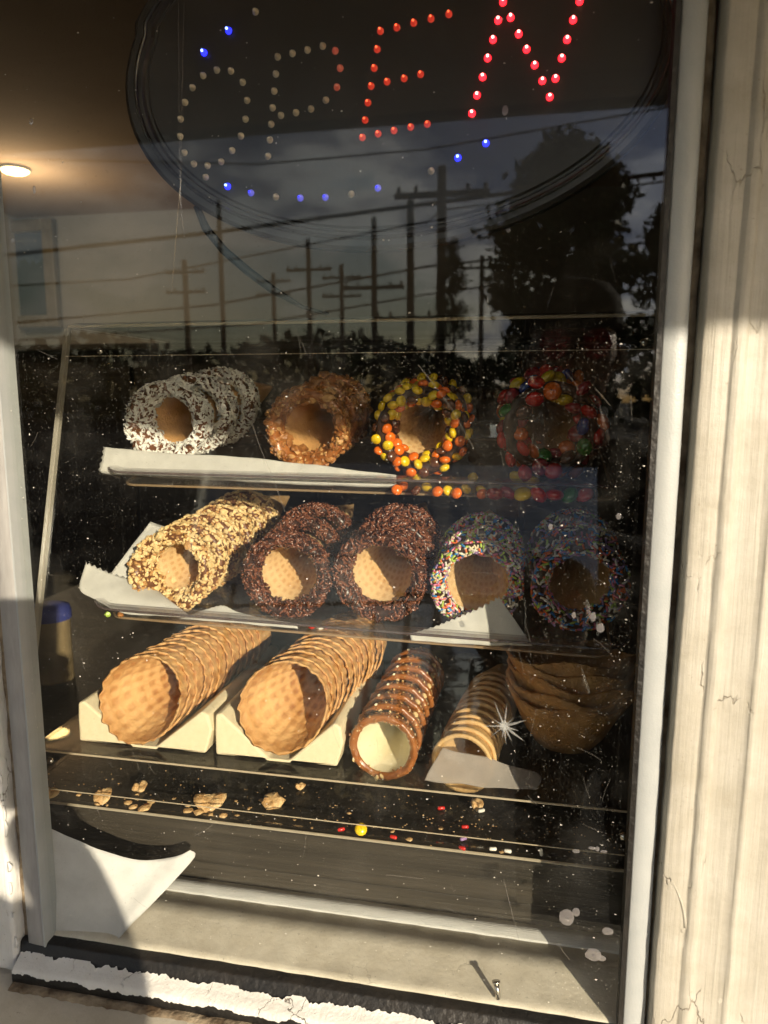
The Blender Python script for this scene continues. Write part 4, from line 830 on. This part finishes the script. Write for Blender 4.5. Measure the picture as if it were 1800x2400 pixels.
for i, (x, y, col) in enumerate(((800, 1948, 'candy_red'), (922, 1966, 'candy_red'), (1034, 1898, 'candy_red'), (1083, 1992, 'candy_red'), (1090, 1942, 'candy_red'), (1128, 1904, 's_white'), (1155, 1994, 's_white'), (1190, 1999, 's_white'), (1268, 2002, 's_white'), (1086, 1970, 's_violet'))):
    SORD[col] = SORD.get(col, -1) + 1; wd = ('first', 'second', 'third', 'fourth', 'fifth')[SORD[col]]
    c = atZ(x, y, CZ0); m = MB(); V, F = capsule(size(c, 18), size(c, 4.5)); m.add(V, F); o = m.build('sprinkle', col, None, True); o.location = c + Vector((0, 0, .0018)); o.rotation_euler = (0, 0, rnd.uniform(-.6, .6)) if i != 8 else (0, R_(80), 0)
    tag(o, (wd + ' ' if col != 's_violet' else 'the ') + 'loose {} sprinkle from the left on the case base'.format({'candy_red': 'reddish brown', 's_white': 'white', 's_violet': 'pale violet'}[col]), 'sprinkle', 'loose sprinkles on the case base')
rn2 = random.Random(3); m = MB()
for i in range(260):
    x = rn2.uniform(100, 1460); y = rn2.gauss(1880 + .085 * (x - 600), 28); c = atZ(x, y, CZ0 + .0004)
    if c.y < fy(CZ0, .004): continue
    V, F = chunk(rn2.uniform(.0003, .0009), rn2); m.add([c + Vector(v) for v in V], F)
tag(m.build('fine_crumbs', 'crumb'), 'fine pale crumbs scattered over the base of the case', 'crumbs', kind='stuff')
# loose candies in the top tray
def on_tray(x, y, z0, off, al, h):   # ray to the tray floor
    n_ = Vector((0, -math.sin(al), math.cos(al))); p0 = Vector((0, fy(z0, off) + .016 * math.cos(al), z0 + .016 * math.sin(al) - .0185)) + n_ * h; r = ray(x, y); return CAM + r * ((p0 - CAM).dot(n_) / r.dot(n_))
ORD = ('first', 'second', 'third', 'fourth', 'fifth', 'sixth')
cnt = {}
def nth(k):
    cnt[k] = cnt.get(k, -1) + 1; return ORD[cnt[k]]
cm_small = candy_meshes(('yellow', 'orange', 'brown'), .0056, .66); cm_big = candy_meshes(('red', 'yellow', 'green', 'orange', 'maroon'), .0088, .6)
for x, y, k in sorted(((1108, 1119, 0), (1000, 1142, 0), (945, 1140, 1), (1025, 1152, 1), (1050, 1150, 0), (1070, 1156, 1), (1092, 1146, 0), (1130, 1158, 1), (975, 1150, 2), (1128, 1148, 0), (930, 1148, 1))):
    o = link('candy', cm_small[k], None, on_tray(x, y, -.0755, .007, A1, .005), (rnd.uniform(-1, 1), rnd.uniform(-1, 1), 0)); tag(o, '{} loose small {} candy from the left in the top tray'.format(nth('s%d' % k), ('yellow', 'orange', 'brown')[k]), 'candy', 'loose candies in the top tray')
for x, y, k in sorted(((1212, 1120, 1), (1246, 1128, 1), (1225, 1158, 1), (1262, 1160, 0), (1300, 1160, 0), (1335, 1160, 2), (1370, 1160, 0), (1190, 1155, 4), (1160, 1158, 4), (1350, 1105, 3))):
    o = link('candy', cm_big[k], None, on_tray(x, y, -.0755, .007, A1, .007), (rnd.uniform(-.8, .8), rnd.uniform(-.8, .8), 0)); tag(o, '{} loose large {} candy from the left in the top tray'.format(nth('b%d' % k), ('red', 'yellow', 'green', 'orange', 'dark red')[k]), 'candy', 'loose candies in the top tray')
for x, y, col in ((252, 1440, 's_green'), (282, 1441, 'toffee'), (730, 1470, 'candy_red'), (750, 1472, 's_white'), (765, 1470, 's_pink')):
    c = fp(x, y, .021); m = MB(); V, F = chunk(size(c, 10), rnd); m.add(V, F); o = m.build('crumb', col); o.location = c; tag(o, 'small {} crumb at the front lip of the middle tray'.format({'s_green': 'yellow green', 'toffee': 'orange brown', 'candy_red': 'red', 's_white': 'white', 's_pink': 'pink'}[col]), 'crumb', 'crumbs in the middle tray')

# ------------------------------------------------------------------ OPEN sign
SY = .028
sg = thing('open_sign', 'black oval LED sign reading OPEN hung behind the glass', 'sign', atY(950, 130, SY))
so = atY(950, 130, SY)
def spt(x, y, dy=0): return atY(x, y, SY) + Vector((0, dy, 0)) - so
def oval(k, dy, n=96):
    P = []
    for i in range(n):
        a = 2 * math.pi * i / n; u, v = 668 * k * math.cos(a), 446 * (1 - (1 - k) * 1.4) * math.sin(a)
        if abs(((math.degrees(a) + 360) % 360) - 215) < 9: u *= 1.02; v *= 1.02
        P.append(spt(950 + u * .982 + v * .19, 130 - u * .19 + v * .982, dy))
    return P
n = 96; m = MB(); V = oval(1.0, .012) + oval(1.0, .003) + oval(.985, .0) + oval(.935, .0) + oval(.928, .0022) + oval(.918, .0022) + oval(.91, .0006)
F = [(i * n + k, i * n + (k + 1) % n, (i + 1) * n + (k + 1) % n, (i + 1) * n + k) for i in range(6) for k in range(n)]; F.append(tuple(6 * n + k for k in range(n))); F.append(tuple(range(n))[::-1])
m.add(V, F); m.build('board', 'sign_plastic', sg)
for k_ in (.955,):
    m = MB(); P = oval(k_, -.0002); m.tube(P + [P[0]], .0016, 8, cap=False); m.build('ring', 'sign_rim', sg, True)
def led_mesh(mat, core=None, cr=.42):
    m = MB(); q = Matrix.Rotation(R_(90), 4, 'X'); r = .0018
    m.lathe([(r * 1.3, -.0008), (r * 1.3, .0004), (r, .0006), (r * .98, .0016), (r * .8, .0028), (r * .45, .0037), (.0001, .0040)], 14, 0, q)
    if core: m.lathe([(r * cr * 1.2, .0030), (r * cr, .0042), (r * cr * .6, .0046), (.0001, .0047)], 10, 1, q)
    return m.mesh('led', [mat] + ([core] if core else []), True)
LM = {'c': led_mesh('led_clear'), 'r': led_mesh('led_red', 'led_red_core'), 'm': led_mesh('led_red_mid', 'led_red_hot', .34), 'd': led_mesh('led_red_dim'), 'b': led_mesh('led_blue', 'led_blue_core'), 'e': led_mesh('led_blue_dim', 'led_blue', .36)}
K = 1.843
A_ = {'c': [(1103, 50), (877, 326), (936, 302), (997, 306), (1048, 355), (1067, 433), (1060, 514), (1040, 587), (1002, 650), (955, 698), (896, 715), (837, 708), (796, 659), (778, 589), (780, 514), (799, 442), (831, 378), (888, 765), (1191, 850), (1517, 838),
            (1199, 245), (1263, 230), (1328, 215), (1394, 198), (1407, 432), (1343, 470), (1278, 486), (1213, 498), (1191, 319), (1184, 393), (1177, 465), (1171, 536), (1165, 604), (1157, 674)],
      'd': [(1448, 219), (1469, 294), (1455, 376)], 'b': [(987, 132), (881, 227), (983, 805)], 'e': [(1084, 833), (1297, 855), (1405, 852), (1632, 812)],
      'm': [(1643, 133), (1629, 212), (1616, 293), (1603, 371), (1589, 443), (1577, 518), (1565, 593), (1633, 577)]}
B_ = {'m': [(55, 118), (128, 98), (203, 80), (280, 60), (13, 352), (87, 338), (158, 320), (43, 563), (115, 548), (187, 535)],
      'r': [(514, 8), (493, 87), (471, 170), (448, 250), (426, 332), (402, 411), (380, 489), (547, 75), (582, 146), (616, 212), (651, 280), (684, 348), (716, 418), (845, 5), (817, 85), (791, 170), (768, 250), (741, 338), (868, -75), (892, -155)], 'b': [(440, 618), (319, 681)], 'c': [(203, 738)], 'e': []}
for dct, ox in ((A_, 0), (B_, 900)):
    for k_, L_ in dct.items():
        for x, y in L_: link('led', LM[k_], sg, spt(ox + x / K, y / K, .0004))
m = MB(); P = [spt(452, 478, .006), spt(472, 530, .008), spt(510, 580, .012), spt(560, 625, .016), spt(620, 672, .02), spt(680, 708, .03), spt(735, 722, .04)]
m.tube(P, [.0026, .0034, .0034, .0036, .0034, .0016, .0014], 8); m.build('cord', 'cord_rubber', sg, True)

# ------------------------------------------------------------------ dim things inside the room
c = atY(130, 1440, .36); can = thing('canister', 'brass coloured canister with blue lid beside the display case', 'canister', (c.x - .008, .36, -.389))
rr = .026; m = MB(); m.lathe([(.0001, 0), (rr, 0), (rr, .004), (rr * .97, .006), (rr * .97, c.z + .389 - .012), (rr, c.z + .389 - .008), (rr, c.z + .389)], 28); m.build('body', 'dull_brass', can, True)
m = MB(); h = c.z + .389; m.lathe([(rr * 1.05, h - .006), (rr * 1.06, h + .004), (rr * .96, h + .012), (rr * .5, h + .016), (.0001, h + .0165)], 28); m.build('lid', 'blue_plastic', can, True)
c0, c1 = atY(-40, 515, 3.40), atY(128, 765, 3.40); pic = thing('framed_picture', 'dark framed picture on the far wall of the room', 'picture', (c0.x, 3.48, c1.z))
w, h = c1.x - c0.x, c0.z - c1.z; f = .07
m = MB(); m.box((f, -.02, f), (w - f, -.005, h - f)); m.build('print', 'picture_reflection', pic)  # dark picture face with the painted tree reflection
for lo, hi in (((0, -.05, 0), (f, 0, h)), ((w - f, -.05, 0), (w, 0, h)), ((f, -.05, 0), (w - f, 0, f)), ((f, -.05, h - f), (w - f, 0, h))):
    m = MB(); m.box(lo, hi); bevel(m.build('frame_rail', 'picture_frame', pic), .006)
c = atZ(35, 404, 1.03); cl = thing('ceiling_lamp', 'round glowing yellow ceiling lamp seen through the glass', 'lamp', (c.x, c.y, 1.05))
rad = size(c, 31); m = MB(); m.lathe([(rad * 1.12, 0), (rad * 1.12, -.012), (rad, -.014)], 28); m.build('trim', 'frame_white', cl, True)
m = MB(); m.lathe([(rad, -.012), (rad * .8, -.022), (.001, -.026)], 28); m.build('diffuser', 'lamp_glow', cl, True)

ll = bpy.data.lights.new('lamp_light', 'POINT'); ll.energy = 6.5; ll.color = (1, .78, .52); ll.shadow_soft_size = .12; lo_ = bpy.data.objects.new('lamp_light', ll); COL.objects.link(lo_); lo_.parent = cl; lo_.location = (0, 0, -.22)
# ------------------------------------------------------------------ across the street: what the glass mirrors
def mir(x, y, D): p_ = atY(x, y, D); return Vector((p_.x, -D, p_.z))
def pole(x, ytop, D, r, arms, label):
    top = mir(x, ytop, D); t = thing('utility_pole', label, 'utility pole', (top.x, top.y, -1.5), group='utility poles across the street'); h = top.z + 1.5
    m = MB(); m.tube([(0, 0, 0), (.02, 0, h * .5), (0, 0, h)], [r * 1.25, r * 1.1, r], 10); m.build('post', 'pole_wood', t, True)
    for a in arms:
        m = MB(); m.box((-1.1, -.06, h - a - .06), (1.1, .06, h - a + .06)); m.build('crossarm', 'pole_wood', t)
        for s in (-1, -.6, .6, 1): m = MB(); m.lathe([(.03, 0), (.05, .05), (.04, .14), (.0, .16)], 8, 0, Matrix.Translation((s, 0, h - a + .06))); m.build('insulator', 'gutter_dark', t, True)
    return t
pole(1036, 390, 17, .11, (.6,), 'thickest utility pole, reflected below the sign near the trees')
pole(962, 470, 22, .11, (3.4, 4.4), 'utility pole with low crossarms, reflected left of the thickest one')
pole(876, 510, 26, .10, (2.4,), 'utility pole reflected under the lowest edge of the sign')
pole(722, 560, 34, .11, (1.4,), 'slim distant utility pole reflected right of the sign cord')
pole(512, 470, 24, .08, (), 'utility pole reflected beside the hanging sign cord')
pole(432, 610, 36, .14, (.6, 1.6), 'distant utility pole reflected left of the sign cord')
pole(640, 640, 44, .13, (.5, 1.3), 'smallest far utility pole reflected right of the cord end')
pole(1130, 600, 40, .13, (.6,), 'far utility pole reflected before the broad tree')
pole(800, 620, 40, .12, (.7, 1.7), 'far utility pole with two crossarms below the sign centre')
def wire(pts, D, r, label):
    P = [mir(x, y, D) for x, y in pts]; m = MB(); m.tube(P, r, 5); tag(m.build('power_line', 'wire_black', None, True), label, 'wire', 'power lines across the street')
wire([(-900, 690), (0, 600), (500, 545), (1000, 478), (1600, 400), (2600, 270)], 15, .045, 'thick power line sweeping across below the sign')
wire([(-900, 470), (0, 372), (600, 385), (1000, 350), (1600, 245), (2600, 80)], 16, .02, 'thin upper power line crossing the sign reflection')
wire([(-900, 720), (300, 655), (1000, 520), (1038, 492), (1600, 420), (2600, 300)], 17, .02, 'thin power line just below the thick one')
wire([(-900, 800), (0, 760), (500, 715), (1000, 625), (1600, 560), (2600, 480)], 20, .03, 'lower power line running to the trees')
wire([(-900, 840), (0, 800), (600, 760), (1000, 690), (1600, 610), (2600, 520)], 24, .03, 'lowest power line above the far hedge')
rt = random.Random(77)
def tree(label, x, ytop, D, wpx, ybot, conifer=False, n=2600):
    top = mir(x, ytop, D); bot = mir(x, ybot, D); W2 = abs(mir(x + wpx / 2, ytop, D).x - mir(x, ytop, D).x); t = thing('tree', label, 'tree', (top.x, top.y, -1.5), group='trees across the street'); H = top.z + 1.5; cb = max(.8, bot.z + 1.5)
    m = MB(); m.tube([(0, 0, 0), (.1, 0, H * .4), (-.05, 0, H * .9)], [W2 * .09, W2 * .06, .03], 8)
    for i in range(9):
        a = rt.uniform(0, 6.28); z = cb + (H - cb) * rt.uniform(0, .6); m.tube([(0, 0, z), (math.cos(a) * W2 * .4, math.sin(a) * W2 * .4, z + W2 * .2), (math.cos(a) * W2 * .75, math.sin(a) * W2 * .75, z + W2 * .35)], [W2 * .03, W2 * .02, .01], 5)
    m.build('trunk', 'bark', t, True)
    cl_ = []
    for i in range(130):
        z = rt.random(); rad = W2 * ((1 - z) ** .8 if conifer else math.sqrt(max(.03, 1 - (2 * z - .85) ** 2 * .75))) ; a = rt.uniform(0, 6.28); q = rt.uniform(.3, .9); cl_.append(Vector((math.cos(a) * rad * q, math.sin(a) * rad * q, cb + (H - cb) * z)))
    V = []; F = []; ls = W2 * .075
    for i in range(n):
        c = rt.choice(cl_); d = Vector((rt.gauss(0, 1), rt.gauss(0, 1), rt.gauss(0, .8))) * W2 * (.10 if conifer else .11); p_ = c + d; u = Vector((rt.gauss(0, 1), rt.gauss(0, 1), rt.gauss(0, 1))).normalized() * ls * rt.uniform(.6, 1.4); v_ = u.cross(Vector((rt.gauss(0, 1), rt.gauss(0, 1), rt.gauss(0, 1)))).normalized() * ls * .55; o = len(V)
        V += [p_ - u, p_ + v_, p_ + u, p_ - v_]; F.append((o, o + 1, o + 2, o + 3))
    m = MB(); m.add(V, F); tag(m.build('crown', 'leaf', t), kind='stuff')
tree('tall broad dark tree reflected right of the poles', 1330, 352, 15, 400, 780, n=8000)
tree('narrow airy tree reflected between the thickest pole and broad tree', 1062, 560, 14, 130, 800, True, 2200)
tree('tree reflected at the right window frame', 1600, 470, 13, 240, 800, n=4500)
rh = random.Random(9); V = []; F = []                        # far line of hedge and trees along the street
for i in range(11000):
    x = rh.uniform(-70, 60); y = -46 + rh.uniform(-4, 4); hh = 5.0 + 2.0 * nv((x * .12, 0, 0)) + 1.0 * nv((x * .5, 1, 0)); z = -1.5 + rh.random() ** .7 * hh; p_ = Vector((x, y, z)); u = Vector((rh.gauss(0, 1), rh.gauss(0, 1), rh.gauss(0, 1))).normalized() * .42; v_ = u.cross(Vector((rh.gauss(0, 1), rh.gauss(0, 1), rh.gauss(0, 1))))  .normalized() * .32; o = len(V); V += [p_ - u, p_ + v_, p_ + u, p_ - v_]; F.append((o, o + 1, o + 2, o + 3))
m = MB(); m.add(V, F); tag(m.build('hedge', 'leaf'), 'far dark line of hedges and trees across the street', 'hedge', kind='stuff')

# ------------------------------------------------------------------ the photographer (shadow on the lower left, dark reflection on the right)
ph = thing('smartphone', 'black smartphone held up in front of the window', 'phone', CAM, (0, 0, 0)); q = Matrix((RGT, FWD, UPV)).transposed()
ph.rotation_euler = q.to_euler()
m = MB(); m.box((-.073, -.0145, -.135), (.002, -.006, .012)); bevel(m.build('body', 'phone_black', ph), .003, 3)
def skin_fig(name, verts, edges, mat, parent=None, root=0, sub=2):
    me = bpy.data.meshes.new(name); me.from_pydata([v[:3] for v in verts], edges, []); me.materials.append(MATS[mat]); o = link(name, me, parent)
    sk = o.modifiers.new('skin', 'SKIN')
    for v, d in zip(verts, me.skin_vertices[0].data): d.radius = (v[3], v[4] if len(v) > 4 else v[3])
    me.skin_vertices[0].data[root].use_root = True
    s = o.modifiers.new('sub', 'SUBSURF'); s.levels = sub; s.render_levels = sub; sk.use_smooth_shade = True; return o
per = thing('person', 'person in dark jacket and cap holding up a phone, seen reflected', 'person', (.15, -1.0, -1.5))
P0 = Vector((.15, -1.0, -1.5))
def rel(L_): return [(v[0] - P0.x, v[1] - P0.y, v[2] - P0.z, *v[3:]) for v in L_]
bv = [(.16, -1.02, -.62, .15, .11), (.15, -1.01, -.42, .15, .11), (.13, -.99, -.22, .17, .11), (.10, -.98, -.08, .07, .06),
      (.25, -1.0, -.14, .07), (.180, -.72, -.265, .040), (.058, -.60, -.205, .032), (-.018, -.540, -.170, .026),
      (-.04, -1.0, -.17, .07), (-.10, -1.04, -.45, .052), (-.06, -.98, -.68, .036),
      (.25, -1.02, -.72, .09), (.26, -.99, -1.08, .062), (.27, -1.03, -1.44, .045), (.07, -1.02, -.72, .09), (.06, -.98, -1.08, .062), (.05, -1.03, -1.44, .045)]
skin_fig('body', rel(bv), [(0, 1), (1, 2), (2, 3), (2, 4), (4, 5), (5, 6), (6, 7), (2, 8), (8, 9), (9, 10), (0, 11), (11, 12), (12, 13), (0, 14), (14, 15), (15, 16)], 'jacket_cloth', per)
hv = [(-.018, -.540, -.170, .024, .020), (-.018, -.532, -.142, .030, .018), (-.014, -.525, -.115, .030, .016)]
hand = skin_fig('hand', rel(hv), [(0, 1), (1, 2)], 'skin', per)
for i, (z0, ln) in enumerate(((-.066, 1.0), (-.084, 1.05), (-.102, .98), (-.120, .85))):   # fingers wrap round the phone's right edge
    fv = [(-.006, -.530, z0 - .030, .0095), (.010, -.520, z0 - .010, .009), (.006, -.502, z0 - .002, .008), (-.016 + .01 * (1 - ln), -.497, z0 + .001, .0065)]
    skin_fig('finger', rel(fv), [(0, 1), (1, 2), (2, 3)], 'skin', hand)
skin_fig('finger', rel([(-.020, -.535, -.130, .011), (-.056, -.530, -.105, .0105), (-.076, -.518, -.078, .0095), (-.080, -.508, -.056, .008)]), [(0, 1), (1, 2), (2, 3)], 'skin', hand)
m = MB(); V = []; F = []; n = 28; rows = 18; hc = Vector((.075, -.90, .075))
for i in range(rows + 1):
    phi = math.pi * i / rows
    for k in range(n):
        a = 2 * math.pi * k / n; x, y, z = math.sin(phi) * math.cos(a), math.sin(phi) * math.sin(a), math.cos(phi)
        rx = .078 * (1 - .22 * max(0, -z)); ry = .098 * (1 - .12 * max(0, -z)); X, Y, Z = x * rx, y * ry, z * .122
        if y > .7: Y += .018 * math.exp(-((z + .10) / .16) ** 2) * math.exp(-(x / .16) ** 2); Y -= .008 * math.exp(-((z - .06) / .10) ** 2) * math.exp(-((abs(x) - .38) / .2) ** 2); Y += .006 * math.exp(-((z + .46) / .07) ** 2) * math.exp(-(x / .3) ** 2)
        V.append(hc - P0 + Vector((X, Y, Z)))
for i in range(rows):
    for k in range(n): F.append((i * n + k, i * n + (k + 1) % n, (i + 1) * n + (k + 1) % n, (i + 1) * n + k))
m.add(V, F); head = m.build('head', 'skin', per, True)
for s in (-1, 1):
    m = MB(); q2 = Matrix.Translation(hc - P0 + Vector((s * .033, .092, .018))) @ Matrix.Rotation(R_(-90), 4, 'X'); m.lathe([(.0001, .006), (.014, .0055), (.024, .003), (.027, 0), (.026, -.002)], 20, 0, q2); m.build('sunglass_lens', 'candy_maroon', head, True)
    m = MB(); m.add(*blob(hc - P0 + Vector((s * .080, 0, -.005)), .02, .3, 10, 2)); m.build('ear', 'skin', head, True)
m = MB(); m.tube([hc - P0 + Vector((0, -.01, -.09)), Vector((.10, -.98, -.10)) - P0], [.052, .062], 16); m.build('neck', 'skin', per, True)
m = MB(); q2 = Matrix.Translation(hc - P0 + Vector((0, -.004, .045))) @ Matrix.Diagonal((.088, .106, .092, 1)); m.lathe([(1, 0), (1.0, .25), (.93, .6), (.7, .88), (.3, 1), (.001, 1.02)], 28, 0, q2); cap = m.build('cap', 'cap_cloth', head, True)
m = MB(); P = [(math.cos(R_(a)) * .085, .085 + math.sin(R_(a)) * .075, .052 - .010 * abs(math.cos(R_(a)))) for a in range(0, 181, 15)]
V = [hc - P0 + Vector(p_) for p_ in P] + [hc - P0 + Vector((p_[0], p_[1], p_[2] + .003)) for p_ in P]; n = len(P); m.add(V, [tuple(range(n))[::-1], tuple(n + i for i in range(n))] + [(i, (i + 1) % n, n + (i + 1) % n, n + i) for i in range(n)]); m.build('bill', 'cap_cloth', head)
